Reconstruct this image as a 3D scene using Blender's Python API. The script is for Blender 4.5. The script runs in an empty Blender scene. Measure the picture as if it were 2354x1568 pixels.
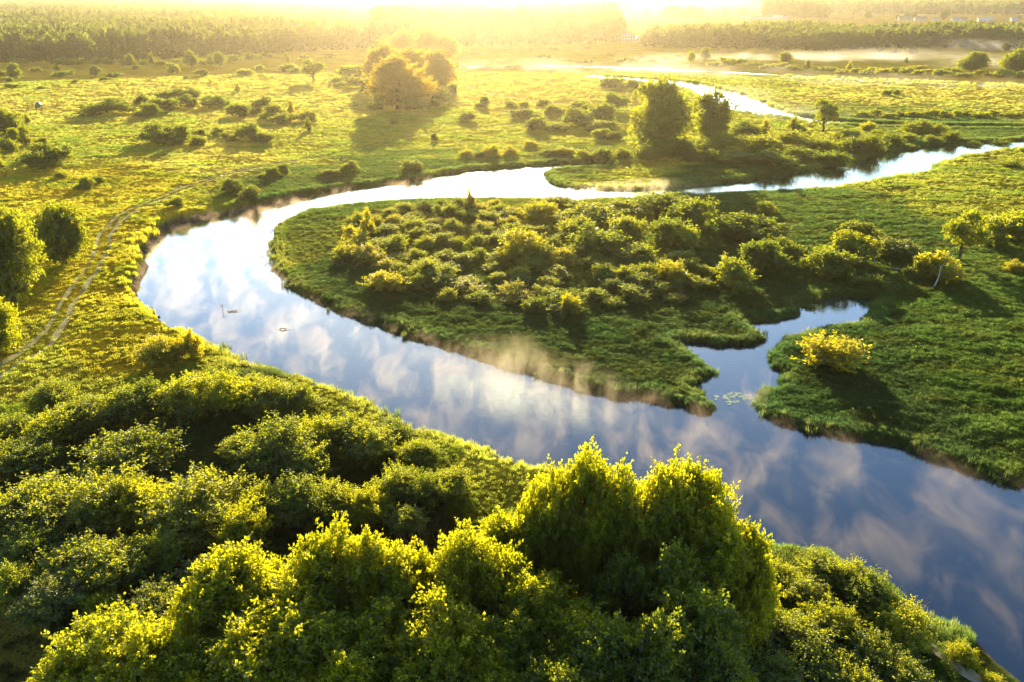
import bpy, math, random
import numpy as np
from math import radians as R, sin, cos, tan, atan2, pi
from mathutils import Vector, Matrix

rng = np.random.default_rng(7)
random.seed(7)
scene = bpy.context.scene
COL = scene.collection

# ------------------------------------------------------------------ camera
CAM_H, PITCH, FPX = 45.0, R(23.6), 1830.0      # survey frame is 2353 x 1568, lens 28 mm on 36 mm
CX, CY = 1176.5, 784.0
cam_d = bpy.data.cameras.new("camera"); cam = bpy.data.objects.new("camera", cam_d); COL.objects.link(cam)
cam.location = (0, 0, CAM_H); cam.rotation_euler = (R(90) - PITCH, 0, 0)
cam_d.sensor_width = 36; cam_d.lens = 28; cam_d.clip_start = 0.5; cam_d.clip_end = 60000
scene.camera = cam

def at(px, py, z=1.2):
    """world point on the level z seen at survey position (px, py); works on arrays"""
    px = np.asarray(px, float); py = np.asarray(py, float)
    x = (px - CX) / FPX; y = -(py - CY) / FPX
    dx = x; dy = cos(PITCH) + y * sin(PITCH); dz = -sin(PITCH) + y * cos(PITCH)
    t = (z - CAM_H) / np.minimum(dz, -1e-4)
    return np.stack([dx * t, dy * t], -1)
def depth_of(p):            # distance along the optical axis of a ground point
    return p[1] * cos(PITCH) + (CAM_H - 1.2) * sin(PITCH)

# ------------------------------------------------------------------ noise
def _hash(ix, iy, s):
    n = (ix.astype(np.int64) * 374761393 + iy.astype(np.int64) * 668265263 + s * 1442695041) & 0xFFFFFFFF
    n = ((n ^ (n >> 13)) * 1274126177) & 0xFFFFFFFF
    return ((n ^ (n >> 16)) & 0xFFFF) / 65535.0
def vnoise(x, y, s=0):
    ix = np.floor(x); iy = np.floor(y); fx = x - ix; fy = y - iy
    fx = fx * fx * (3 - 2 * fx); fy = fy * fy * (3 - 2 * fy)
    a = _hash(ix, iy, s); b = _hash(ix + 1, iy, s); c = _hash(ix, iy + 1, s); d = _hash(ix + 1, iy + 1, s)
    return (a * (1 - fx) + b * fx) * (1 - fy) + (c * (1 - fx) + d * fx) * fy
def fbm(x, y, o=3, s=0):
    v = 0; a = .5; t = 0
    for k in range(o):
        v = v + a * vnoise(x * 2**k, y * 2**k, s + k * 17); t += a; a *= .5
    return v / t
def sstep(a, b, x):
    t = np.clip((x - a) / (b - a), 0, 1); return t * t * (3 - 2 * t)

# ------------------------------------------------------------------ river outlines (survey coordinates at water level)
RIVER = [(2900,1960),(2600,1780),(2345,1580),(2290,1528),(2240,1480),(2195,1452),(2150,1448),(2105,1430),(2070,1398),(2000,1335),(1900,1290),(1830,1280),
 (1760,1280),(1640,1215),(1500,1150),(1360,1105),(1230,1080),(1130,1055),(1040,1017),(960,992),(900,963),(850,938),(780,908),(720,880),(650,866),
 (580,848),(520,820),(485,797),(440,777),(400,770),(372,745),(345,722),(322,697),(306,668),(327,640),(337,610),(330,580),(345,566),(372,548),(374,530),
 (402,517),(450,505),(510,494),(560,482),(640,464),(720,447),(800,433),(880,423),(960,412),(1030,398),(1100,389),(1180,383),(1260,378),(1330,375),
 (1422,376),(1422,382),(1340,388),(1282,391),(1250,398),(1262,415),(1305,433),(1360,431),(1401,436),(1459,436),(1549,430),(1686,419),(1822,399),(1900,386),
 (1973,367),(2062,345),(2164,331),(2353,322),(2700,300),
 (2700,318),(2353,342),(2267,354),(2181,369),(2144,387),(2150,393),(2144,399),(2082,404),(2027,416),(1942,430),(1874,440),(1788,445),(1703,448),
 (1617,453),(1556,450),(1462,457),(1408,460),(1288,464),(1169,462),(1015,462),(912,468),(844,474),(775,482),(700,496),(662,515),(640,528),(624,548),
 (628,590),(640,622),(662,652),(700,680),(740,696),(790,714),(850,738),(900,758),(960,778),(1030,793),(1080,808),(1150,838),(1220,858),(1300,883),
 (1360,898),(1440,913),(1500,918),(1560,933),(1600,945),(1640,947),(1617,912),(1593,892),(1634,853),(1600,830),(1580,808),(1536,786),(1600,783),
 (1669,795),(1727,797),(1746,778),(1720,751),(1706,737),(1761,735),(1822,730),(1834,719),(1822,704),(1840,695),(1911,682),(1990,686),(2026,674),
 (2014,694),(2004,704),(2000,719),(1990,730),(1992,748),(1911,758),(1874,767),(1838,775),(1802,783),(1784,802),(1779,822),(1788,846),(1804,863),
 (1809,887),(1788,896),(1742,911),(1754,938),(1768,968),(1850,988),(1950,1003),(2030,1015),(2096,1035),(2164,1059),(2267,1093),(2353,1131),(2560,1225),(2900,1380)]
UPPER = [(1340,171),(1430,177),(1527,183),(1600,190),(1651,202),(1703,215),(1733,226),(1788,250),(1830,264),(1900,274),(1976,281),(2080,286),(2174,289),(2500,290),
 (2500,300),(2174,297),(2050,294),(1940,288),(1860,281),(1800,271),(1754,265),(1686,257),(1640,246),(1610,225),(1570,202),(1500,192),(1430,185),(1340,178)]
def ribbon(pts, w):
    p = [(x, y - w / 2) for x, y in pts]; q = [(x, y + w / 2) for x, y in reversed(pts)]; return p + q
FARR = ribbon([(2500,204),(2353,199),(2174,193),(2000,186),(1874,179),(1740,170),(1600,163),(1480,159),(1384,154),(1250,151),(1179,151),(1100,153),(1055,158)], 3.0)
POLYS = [at(*zip(*P), z=0.0) for P in (RIVER, UPPER, FARR)]

def chaikin(P):
    n = len(P); Q = np.empty((2 * n, 2))
    N = np.roll(P, -1, 0)
    Q[0::2] = P * .75 + N * .25; Q[1::2] = P * .25 + N * .75
    return Q
POLYS = [chaikin(P) for P in POLYS]
def sdist_poly(X, Y, P, wob=True):
    """distance to the polygon edge, positive outside"""
    A = P; B = np.roll(P, -1, 0)
    out = np.empty(X.shape); 
    for i in range(0, len(X), 20000):
        x = X[i:i+20000, None]; y = Y[i:i+20000, None]
        ex = B[:,0] - A[:,0]; ey = B[:,1] - A[:,1]
        wx = x - A[:,0]; wy = y - A[:,1]
        t = np.clip((wx * ex + wy * ey) / (ex * ex + ey * ey + 1e-9), 0, 1)
        d2 = ((wx - ex * t)**2 + (wy - ey * t)**2).min(1)
        c = ((A[:,1] <= y) != (B[:,1] <= y)) & (x < A[:,0] + (y - A[:,1]) * ex / np.where(np.abs(ey) < 1e-9, 1e-9, ey))
        ins = (c.sum(1) % 2) == 1
        out[i:i+20000] = np.where(ins, -1, 1) * np.sqrt(d2)
    return out
def river_d(X, Y):
    shp = X.shape; X = X.ravel(); Y = Y.ravel()
    d = np.full(X.shape, 1e4)
    for P in POLYS:
        lo = P.min(0) - 40; hi = P.max(0) + 40
        m = (X > lo[0]) & (X < hi[0]) & (Y > lo[1]) & (Y < hi[1])
        if m.any():
            d[m] = np.minimum(d[m], sdist_poly(X[m], Y[m], P))
    near = d < 40
    wob = (vnoise(X[near] / 2.2, Y[near] / 2.2, 5) - .5) * 1.3 + (vnoise(X[near] / .8, Y[near] / .8, 9) - .5) * .5
    d[near] += wob
    return d.reshape(shp)

# bank character around the river: (survey x, y, bank height, bank width)
BANKS = [(330,600,1.9,.7),(380,500,2.2,.7),(320,690,1.8,.8),(560,470,1.7,1.2),(900,400,1.2,2.5),(1300,360,1.0,3),(1800,380,1.1,2),(2150,320,1.1,2),
 (800,900,2.0,2.0),(1100,1080,2.2,1.8),(500,880,2.0,2),(1900,1320,2.2,1.5),(2200,1550,1.6,2.0),(700,600,.9,1.6),(900,700,.9,1.8),(1200,800,.9,2.0),(1500,880,.8,2.0),
 (1700,760,.7,2.2),(1850,850,.7,2.2),(2100,980,1.0,2.2),(2300,800,1.3,3),(1900,640,.9,3),(1300,480,1.2,2),(2000,470,1.3,3),(200,400,1.8,1.5),(1350,402,.6,3),(1500,200,1.0,3),
 (200,1200,2.2,2),(1700,262,.35,2),(1900,284,.3,2),(2100,292,.3,2),(2300,294,.3,2),(1600,200,.35,2),(1200,155,.3,2),(1600,168,.3,2),(1900,182,.3,2),(2300,400,1.2,3)]
_bp = np.array([at(b[0], b[1], 1.0) for b in BANKS]); _bv = np.array([b[2:] for b in BANKS])
def bank(X, Y):
    sh = X.shape; X = X.ravel(); Y = Y.ravel()
    lr = np.log(np.hypot(X, Y) + 5); an = np.arctan2(X, Y)
    blr = np.log(np.hypot(_bp[:,0], _bp[:,1]) + 5); ban = np.arctan2(_bp[:,0], _bp[:,1])
    num = np.zeros((len(X), 2)); den = np.full(len(X), 1e-9)
    for k in range(len(_bp)):
        w = 1 / (((lr - blr[k]) * 1.3)**2 + ((an - ban[k]) * 2)**2 + .004)**2
        num += w[:, None] * _bv[k]; den += w
    v = num / den[:, None]
    return v[:,0].reshape(sh), v[:,1].reshape(sh)

def base_height(X, Y, d=None):
    if d is None: d = river_d(X, Y)
    hb, wb = bank(X, Y)
    land = hb * (1 - np.exp(-np.maximum(d, 0) / wb))
    z = np.where(d > 0, land + .03, np.maximum(d * .6, -1.2))
    r = np.hypot(X, Y)
    amp = sstep(0.5, 6, d)
    roll = (fbm(X / 35, Y / 35, 2, 3) - .5) * .9 * sstep(3, 20, d)
    mound = (fbm(X / 3.4, Y / 1.9, 2, 11) - .5) * (.34 + .22 * sstep(-40, 40, X)) * sstep(.4, 3, d)
    tuss = (vnoise(X / .9, Y / .9, 21) - .5) * .22 * sstep(.2, 2, d) * sstep(300, 120, r)
    return z + roll + mound + tuss * amp

# ------------------------------------------------------------------ tracks
TRACK = [(-60,905),(0,862),(60,825),(110,785),(135,745),(155,700),(190,650),(222,605),(236,570),(246,535),(275,505),(320,480),(370,460),(430,434),(500,408),(590,386),(660,373),(720,360),(800,344),(870,328),(940,313),(1010,300),(1080,291),(1180,280)]
TRACK2 = [(1046,186),(1075,195),(1110,206),(1150,216),(1200,224),(1260,232),(1330,236)]
def smooth_line(pts, n):
    P = at(*zip(*pts), z=1.6)
    for _ in range(2):
        Q = np.empty((2 * len(P), 2)); Q[0::2] = P; Q[0::2][:-1] = P[:-1] * .75 + P[1:] * .25
        Q[1::2][:-1] = P[:-1] * .25 + P[1:] * .75; Q[1::2][-1] = P[-1]
        P = Q
    s = np.r_[0, np.cumsum(np.hypot(*np.diff(P, axis=0).T))]
    t = np.linspace(0, s[-1], n)
    return np.stack([np.interp(t, s, P[:,0]), np.interp(t, s, P[:,1])], -1)
L1 = smooth_line(TRACK, 420); L2 = smooth_line(TRACK2, 90)
def line_d(X, Y, L):
    sh = X.shape; X = X.ravel(); Y = Y.ravel(); out = np.full(X.shape, 99.)
    lo = L.min(0) - 4; hi = L.max(0) + 4
    m = np.where((X > lo[0]) & (X < hi[0]) & (Y > lo[1]) & (Y < hi[1]))[0]
    for i in range(0, len(m), 20000):
        j = m[i:i+20000]
        out[j] = np.sqrt(((X[j, None] - L[:,0])**2 + (Y[j, None] - L[:,1])**2).min(1))
    return out.reshape(sh)

# ------------------------------------------------------------------ mesh helpers
def mesh_np(name, V, F, attrs=None, smooth=False, uv=None):
    """V (n,3), F (m,k) -> mesh"""
    me = bpy.data.meshes.new(name)
    V = np.asarray(V, np.float32); F = np.asarray(F, np.int32)
    me.vertices.add(len(V)); me.vertices.foreach_set("co", V.ravel())
    k = F.shape[1]
    me.loops.add(F.size); me.loops.foreach_set("vertex_index", F.ravel())
    me.polygons.add(len(F)); me.polygons.foreach_set("loop_start", np.arange(0, F.size, k, dtype=np.int32))
    try: me.polygons.foreach_set("loop_total", np.full(len(F), k, np.int32))
    except Exception: pass
    if smooth: me.polygons.foreach_set("use_smooth", np.ones(len(F), bool))
    for nm, (tp, arr) in (attrs or {}).items():
        a = me.attributes.new(nm, tp, 'POINT')
        a.data.foreach_set("color" if tp == 'FLOAT_COLOR' else ("vector" if tp == 'FLOAT_VECTOR' else "value"), np.asarray(arr, np.float32).ravel())
    me.update(calc_edges=True); me.validate()
    return me
def link(name, me, mat=None, parent=None):
    o = bpy.data.objects.new(name, me); COL.objects.link(o)
    if mat is not None and me is not None and not me.materials: me.materials.append(mat)
    if parent is not None: o.parent = parent
    return o
def empty(name, loc, rz=0):
    o = bpy.data.objects.new(name, None); COL.objects.link(o); o.location = loc; o.rotation_euler.z = rz; o.empty_display_size = .5; return o
def tag(o, label=None, cat=None, group=None, kind=None):
    if label: o["label"] = label
    if cat: o["category"] = cat
    if group: o["group"] = group
    if kind: o["kind"] = kind
    return o

class MB:
    """collects simple solids into one mesh"""
    def __init__(s): s.v = []; s.f = []
    def add(s, V, F):
        b = len(s.v); s.v += [tuple(p) for p in V]; s.f += [tuple(i + b for i in f) for f in F]
    def box(s, x0, x1, y0, y1, z0, z1):
        s.add([(x0,y0,z0),(x1,y0,z0),(x1,y1,z0),(x0,y1,z0),(x0,y0,z1),(x1,y0,z1),(x1,y1,z1),(x0,y1,z1)],
              [(0,3,2,1),(4,5,6,7),(0,1,5,4),(1,2,6,5),(2,3,7,6),(3,0,4,7)])
    def tube(s, pts, rad, n=6, cap=True):
        pts = [Vector(p) for p in pts]; rings = []
        for i, p in enumerate(pts):
            t = (pts[min(i+1, len(pts)-1)] - pts[max(i-1, 0)]).normalized()
            a = t.orthogonal().normalized(); b = t.cross(a)
            r = rad[i] if hasattr(rad, '__len__') else rad
            rings.append([p + (a * cos(2*pi*k/n) + b * sin(2*pi*k/n)) * r for k in range(n)])
        V = [q for r in rings for q in r]; F = []
        for i in range(len(pts)-1):
            for k in range(n):
                F.append((i*n+k, i*n+(k+1) % n, (i+1)*n+(k+1) % n, (i+1)*n+k))
        if cap: F.append(tuple(range(n-1, -1, -1))); F.append(tuple(range((len(pts)-1)*n, len(pts)*n)))
        s.add(V, F)
    def mesh(s, name, smooth=False):
        me = bpy.data.meshes.new(name); me.from_pydata(s.v, [], s.f); me.update()
        if smooth:
            for p in me.polygons: p.use_smooth = True
        return me
    def build(s, name, mat, parent=None, smooth=False): return link(name, s.mesh(name, smooth), mat, parent)

# ------------------------------------------------------------------ materials
def new_mat(name):
    m = bpy.data.materials.new(name); m.use_nodes = True; nt = m.node_tree; nt.nodes.clear()
    out = nt.nodes.new("ShaderNodeOutputMaterial"); return m, nt, out
def N(nt, t, **kw):
    n = nt.nodes.new(t)
    for k, v in kw.items():
        if k.startswith("i_"): n.inputs[k[2:].replace("_", " ")].default_value = v
        else: setattr(n, k, v)
    return n
def rgb(c): return (c[0], c[1], c[2], 1)
def mixcol(nt, fac, a, b, blend='MIX'):
    n = nt.nodes.new("ShaderNodeMix"); n.data_type = 'RGBA'; n.blend_type = blend
    for s, v in ((0, fac), (6, a), (7, b)):
        if hasattr(v, 'links') or isinstance(v, bpy.types.NodeSocket): nt.links.new(v, n.inputs[s])
        else: n.inputs[s].default_value = v if s == 0 else rgb(v)
    return n.outputs[2]

def foliage_mat(name, ca, cb, ta, tb, trans=.55, gloss=.04, seedvar=.5):
    """leaves: ca/cb reflected colours, ta/tb light shining through; varied per leaf and per plant"""
    m, nt, out = new_mat(name); L = nt.links.new
    at_ = N(nt, "ShaderNodeAttribute", attribute_name="lv")
    oi = N(nt, "ShaderNodeObjectInfo")
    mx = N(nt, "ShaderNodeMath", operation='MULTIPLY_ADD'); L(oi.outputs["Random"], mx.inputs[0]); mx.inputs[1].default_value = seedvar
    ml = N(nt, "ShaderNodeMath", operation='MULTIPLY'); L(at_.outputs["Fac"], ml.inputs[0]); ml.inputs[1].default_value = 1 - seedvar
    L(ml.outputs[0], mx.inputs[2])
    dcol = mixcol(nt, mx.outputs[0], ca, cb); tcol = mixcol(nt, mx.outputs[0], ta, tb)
    d = N(nt, "ShaderNodeBsdfDiffuse"); L(dcol, d.inputs[0])
    t = N(nt, "ShaderNodeBsdfTranslucent"); L(tcol, t.inputs[0])
    g = N(nt, "ShaderNodeBsdfGlossy"); g.inputs["Roughness"].default_value = .45; g.inputs[0].default_value = (.9, .95, 1, 1)
    a = N(nt, "ShaderNodeMixShader"); a.inputs[0].default_value = trans; L(d.outputs[0], a.inputs[1]); L(t.outputs[0], a.inputs[2])
    b = N(nt, "ShaderNodeMixShader"); b.inputs[0].default_value = gloss; L(a.outputs[0], b.inputs[1]); L(g.outputs[0], b.inputs[2])
    L(b.outputs[0], out.inputs[0]); return m

def simple_mat(name, col, rough=.8, var=.25, scale=3.0, metal=0, spec=.3):
    m, nt, out = new_mat(name); L = nt.links.new
    tc = N(nt, "ShaderNodeTexCoord"); nz = N(nt, "ShaderNodeTexNoise"); nz.inputs["Scale"].default_value = scale; nz.inputs["Detail"].default_value = 5
    L(tc.outputs["Object"], nz.inputs["Vector"])
    dark = tuple(c * (1 - var) for c in col); lite = tuple(min(1, c * (1 + var)) for c in col)
    c = mixcol(nt, nz.outputs["Fac"], dark, lite)
    p = N(nt, "ShaderNodeBsdfPrincipled"); L(c, p.inputs["Base Color"]); p.inputs["Roughness"].default_value = rough; p.inputs["Metallic"].default_value = metal
    p.inputs["Specular IOR Level"].default_value = spec
    bp = N(nt, "ShaderNodeBump"); bp.inputs["Strength"].default_value = .3; bp.inputs["Distance"].default_value = .05; L(nz.outputs["Fac"], bp.inputs["Height"]); L(bp.outputs[0], p.inputs["Normal"])
    L(p.outputs[0], out.inputs[0]); return m

M = {}
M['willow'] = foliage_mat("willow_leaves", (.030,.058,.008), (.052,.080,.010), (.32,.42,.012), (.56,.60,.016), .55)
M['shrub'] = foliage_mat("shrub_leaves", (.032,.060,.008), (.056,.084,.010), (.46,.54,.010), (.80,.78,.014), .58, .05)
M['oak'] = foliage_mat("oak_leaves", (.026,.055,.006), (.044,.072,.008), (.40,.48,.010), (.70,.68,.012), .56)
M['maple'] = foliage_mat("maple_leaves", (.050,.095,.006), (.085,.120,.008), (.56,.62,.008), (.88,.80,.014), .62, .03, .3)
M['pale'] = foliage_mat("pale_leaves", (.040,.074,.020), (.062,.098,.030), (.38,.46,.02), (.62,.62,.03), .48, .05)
M['golden'] = foliage_mat("sunlit_golden_leaves", (.070,.085,.008), (.110,.105,.010), (.74,.70,.010), (.95,.82,.015), .60, .05)  # low-sun gold put into the leaf colour; also used for yellow young trees
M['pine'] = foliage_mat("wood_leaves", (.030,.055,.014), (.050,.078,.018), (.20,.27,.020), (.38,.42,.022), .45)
M['backlit'] = foliage_mat("backlight_tinted_leaves", (.060,.060,.008), (.085,.080,.010), (.66,.46,.010), (.90,.62,.014), .60)  # orange glow of light from behind put into the leaf colour
M['bark'] = simple_mat("bark", (.10,.075,.05), .9, .4, 6)
M['palebark'] = simple_mat("bleached_bark", (.50,.46,.40), .85, .25, 5)
M['twig'] = simple_mat("bare_twigs", (.16,.10,.05), .9, .3, 5)

def grass_mat(name, trans=.68):
    m, nt, out = new_mat(name); L = nt.links.new
    a = N(nt, "ShaderNodeAttribute", attribute_name="gcol", attribute_type='INSTANCER')
    lv = N(nt, "ShaderNodeAttribute", attribute_name="lv")
    v = N(nt, "ShaderNodeMath", operation='MULTIPLY_ADD'); L(lv.outputs["Fac"], v.inputs[0]); v.inputs[1].default_value = .7; v.inputs[2].default_value = .6
    hs = N(nt, "ShaderNodeHueSaturation"); L(a.outputs["Color"], hs.inputs["Color"]); L(v.outputs[0], hs.inputs["Value"])
    dk = N(nt, "ShaderNodeHueSaturation"); L(hs.outputs[0], dk.inputs["Color"]); dk.inputs["Value"].default_value = .42
    br = N(nt, "ShaderNodeHueSaturation"); L(hs.outputs[0], br.inputs["Color"]); br.inputs["Value"].default_value = 1.9
    d = N(nt, "ShaderNodeBsdfDiffuse"); L(dk.outputs[0], d.inputs[0])
    t = N(nt, "ShaderNodeBsdfTranslucent"); L(br.outputs[0], t.inputs[0])
    x = N(nt, "ShaderNodeMixShader"); x.inputs[0].default_value = trans; L(d.outputs[0], x.inputs[1]); L(t.outputs[0], x.inputs[2])
    L(x.outputs[0], out.inputs[0]); return m
M['grass'] = grass_mat("grass_blades")

def ground_mat():
    m, nt, out = new_mat("meadow_ground"); L = nt.links.new
    a = N(nt, "ShaderNodeAttribute", attribute_name="gcol")
    g = N(nt, "ShaderNodeNewGeometry")
    n1 = N(nt, "ShaderNodeTexNoise"); n1.inputs["Scale"].default_value = .55; n1.inputs["Detail"].default_value = 8; n1.inputs["Roughness"].default_value = .7
    L(g.outputs["Position"], n1.inputs["Vector"])
    n2 = N(nt, "ShaderNodeTexNoise"); n2.inputs["Scale"].default_value = .06; n2.inputs["Detail"].default_value = 5
    mp = N(nt, "ShaderNodeMapping"); mp.inputs["Scale"].default_value = (1, 2.2, 1); L(g.outputs["Position"], mp.inputs["Vector"]); L(mp.outputs[0], n2.inputs["Vector"])
    v = N(nt, "ShaderNodeMath", operation='MULTIPLY_ADD'); L(n1.outputs["Fac"], v.inputs[0]); v.inputs[1].default_value = .45; v.inputs[2].default_value = .78
    v2 = N(nt, "ShaderNodeMath", operation='MULTIPLY_ADD'); L(n2.outputs["Fac"], v2.inputs[0]); v2.inputs[1].default_value = .8; v2.inputs[2].default_value = .6
    vm = N(nt, "ShaderNodeMath", operation='MULTIPLY'); L(v.outputs[0], vm.inputs[0]); L(v2.outputs[0], vm.inputs[1])
    hs = N(nt, "ShaderNodeHueSaturation"); L(a.outputs["Color"], hs.inputs["Color"]); L(vm.outputs[0], hs.inputs["Value"])
    bp = N(nt, "ShaderNodeBump"); bp.inputs["Strength"].default_value = 1.0; bp.inputs["Distance"].default_value = 1.6; L(n1.outputs["Fac"], bp.inputs["Height"])
    d = N(nt, "ShaderNodeBsdfDiffuse"); L(hs.outputs[0], d.inputs[0]); L(bp.outputs[0], d.inputs["Normal"])
    # standing blades imitated: light through normals biased away from the sun, brightening the sheet
    wn = N(nt, "ShaderNodeTexNoise"); wn.inputs["Scale"].default_value = 4.5; wn.inputs["Detail"].default_value = 3; L(g.outputs["Position"], wn.inputs["Vector"])
    sb = N(nt, "ShaderNodeVectorMath", operation='SUBTRACT'); L(wn.outputs["Color"], sb.inputs[0]); sb.inputs[1].default_value = (.5, .60, .5)
    fl = N(nt, "ShaderNodeVectorMath", operation='MULTIPLY'); L(sb.outputs[0], fl.inputs[0]); fl.inputs[1].default_value = (1, 1, .35)
    nm = N(nt, "ShaderNodeVectorMath", operation='NORMALIZE'); L(fl.outputs[0], nm.inputs[0])
    tb = N(nt, "ShaderNodeHueSaturation"); L(hs.outputs[0], tb.inputs["Color"]); tb.inputs["Value"].default_value = 1.85
    t = N(nt, "ShaderNodeBsdfTranslucent"); L(tb.outputs[0], t.inputs[0]); L(nm.outputs[0], t.inputs["Normal"])
    gr = N(nt, "ShaderNodeAttribute", attribute_name="grassy"); gm = N(nt, "ShaderNodeMath", operation='MULTIPLY'); L(gr.outputs["Fac"], gm.inputs[0]); gm.inputs[1].default_value = .8
    x = N(nt, "ShaderNodeMixShader"); L(gm.outputs[0], x.inputs[0]); L(d.outputs[0], x.inputs[1]); L(t.outputs[0], x.inputs[2])
    L(x.outputs[0], out.inputs[0]); return m
M['ground'] = ground_mat()

def water_mat():
    m, nt, out = new_mat("river_water"); L = nt.links.new
    g = N(nt, "ShaderNodeNewGeometry")
    mp = N(nt, "ShaderNodeMapping"); mp.inputs["Scale"].default_value = (.8, 1.6, 1); L(g.outputs["Position"], mp.inputs["Vector"])
    n1 = N(nt, "ShaderNodeTexNoise"); n1.inputs["Scale"].default_value = 1.3; n1.inputs["Detail"].default_value = 6; n1.inputs["Roughness"].default_value = .6; L(mp.outputs[0], n1.inputs["Vector"])
    bp = N(nt, "ShaderNodeBump"); bp.inputs["Strength"].default_value = .5; bp.inputs["Distance"].default_value = .025; L(n1.outputs["Fac"], bp.inputs["Height"])
    d = N(nt, "ShaderNodeBsdfDiffuse"); d.inputs[0].default_value = (.008,.016,.036,1)
    gl = N(nt, "ShaderNodeBsdfGlossy"); gl.inputs["Roughness"].default_value = .03; gl.inputs[0].default_value = (.80,.92,1,1); L(bp.outputs[0], gl.inputs["Normal"])
    lw = N(nt, "ShaderNodeLayerWeight"); lw.inputs["Blend"].default_value = .5; L(bp.outputs[0], lw.inputs["Normal"])
    pw = N(nt, "ShaderNodeMath", operation='POWER'); L(lw.outputs["Facing"], pw.inputs[0]); pw.inputs[1].default_value = 3.4
    f = N(nt, "ShaderNodeMath", operation='MULTIPLY_ADD'); L(pw.outputs[0], f.inputs[0]); f.inputs[1].default_value = 1.5; f.inputs[2].default_value = .06; f.use_clamp = True
    x = N(nt, "ShaderNodeMixShader"); L(f.outputs[0], x.inputs[0]); L(d.outputs[0], x.inputs[1]); L(gl.outputs[0], x.inputs[2])
    L(x.outputs[0], out.inputs[0]); return m
M['water'] = water_mat()
M['dirt'] = simple_mat("track_dirt", (.21,.19,.065), .95, .35, .8)
M['sand'] = simple_mat("bank_sand", (.38,.30,.20), .95, .25, 1.2)

# ------------------------------------------------------------------ zones: colour of the ground cover
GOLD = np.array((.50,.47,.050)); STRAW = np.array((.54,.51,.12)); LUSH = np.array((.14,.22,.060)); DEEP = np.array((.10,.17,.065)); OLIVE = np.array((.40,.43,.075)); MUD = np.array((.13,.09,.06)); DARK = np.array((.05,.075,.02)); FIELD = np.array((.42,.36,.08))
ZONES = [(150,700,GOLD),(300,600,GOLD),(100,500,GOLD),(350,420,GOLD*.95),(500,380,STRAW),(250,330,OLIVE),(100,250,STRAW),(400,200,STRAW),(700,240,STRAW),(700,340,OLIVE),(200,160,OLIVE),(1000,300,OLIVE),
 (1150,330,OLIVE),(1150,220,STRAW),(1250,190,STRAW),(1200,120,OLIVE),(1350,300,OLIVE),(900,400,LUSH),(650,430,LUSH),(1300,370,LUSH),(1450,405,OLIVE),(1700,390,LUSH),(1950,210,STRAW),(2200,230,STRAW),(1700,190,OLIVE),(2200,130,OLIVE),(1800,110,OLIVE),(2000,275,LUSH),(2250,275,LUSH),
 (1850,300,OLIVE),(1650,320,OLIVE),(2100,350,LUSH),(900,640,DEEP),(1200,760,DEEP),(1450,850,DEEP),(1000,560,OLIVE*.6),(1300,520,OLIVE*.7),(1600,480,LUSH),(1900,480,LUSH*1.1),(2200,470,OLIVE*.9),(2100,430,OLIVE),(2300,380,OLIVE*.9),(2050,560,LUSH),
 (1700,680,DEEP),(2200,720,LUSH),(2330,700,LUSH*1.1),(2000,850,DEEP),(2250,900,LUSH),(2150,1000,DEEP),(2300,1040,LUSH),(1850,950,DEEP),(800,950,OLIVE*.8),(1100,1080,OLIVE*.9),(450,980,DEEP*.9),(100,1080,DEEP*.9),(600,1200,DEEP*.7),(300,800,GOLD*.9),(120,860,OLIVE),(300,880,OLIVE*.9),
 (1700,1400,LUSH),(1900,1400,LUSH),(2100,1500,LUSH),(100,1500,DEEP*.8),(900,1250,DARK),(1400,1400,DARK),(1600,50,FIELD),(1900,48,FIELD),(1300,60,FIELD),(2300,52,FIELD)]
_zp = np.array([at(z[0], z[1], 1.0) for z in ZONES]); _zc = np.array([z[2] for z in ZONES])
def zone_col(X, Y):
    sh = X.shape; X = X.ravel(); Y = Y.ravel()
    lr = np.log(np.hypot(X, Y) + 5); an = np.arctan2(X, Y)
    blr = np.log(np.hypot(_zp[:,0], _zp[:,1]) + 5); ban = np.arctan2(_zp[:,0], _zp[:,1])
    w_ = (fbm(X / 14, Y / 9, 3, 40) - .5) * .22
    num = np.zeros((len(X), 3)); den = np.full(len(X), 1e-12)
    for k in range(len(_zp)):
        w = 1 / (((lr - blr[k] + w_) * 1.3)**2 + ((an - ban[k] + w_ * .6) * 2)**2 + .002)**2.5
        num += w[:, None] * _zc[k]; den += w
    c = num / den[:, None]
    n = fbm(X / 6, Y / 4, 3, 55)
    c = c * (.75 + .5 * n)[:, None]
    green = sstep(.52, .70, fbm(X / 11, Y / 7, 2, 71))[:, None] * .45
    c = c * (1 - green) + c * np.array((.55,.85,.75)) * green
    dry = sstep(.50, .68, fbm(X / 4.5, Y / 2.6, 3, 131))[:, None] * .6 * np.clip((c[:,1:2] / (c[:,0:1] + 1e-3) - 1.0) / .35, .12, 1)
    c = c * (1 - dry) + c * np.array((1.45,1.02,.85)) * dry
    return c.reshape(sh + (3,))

# ------------------------------------------------------------------ ground and water
def fan(na, a_max, radii):
    an = np.linspace(-a_max, a_max, na); r = np.asarray(radii)
    A, Rr = np.meshgrid(an, r)
    return Rr * np.sin(A), Rr * np.cos(A)
radii = np.r_[np.geomspace(22, 320, 620), np.geomspace(321.6, 1100, 190)[0:], np.geomspace(1110, 16000, 60)]
GX, GY = fan(900, R(52), radii)
GD = river_d(GX, GY)
GZ = base_height(GX, GY, GD)
far = sstep(1200, 9000, np.hypot(GX, GY)); GZ = GZ + far * 14
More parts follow.
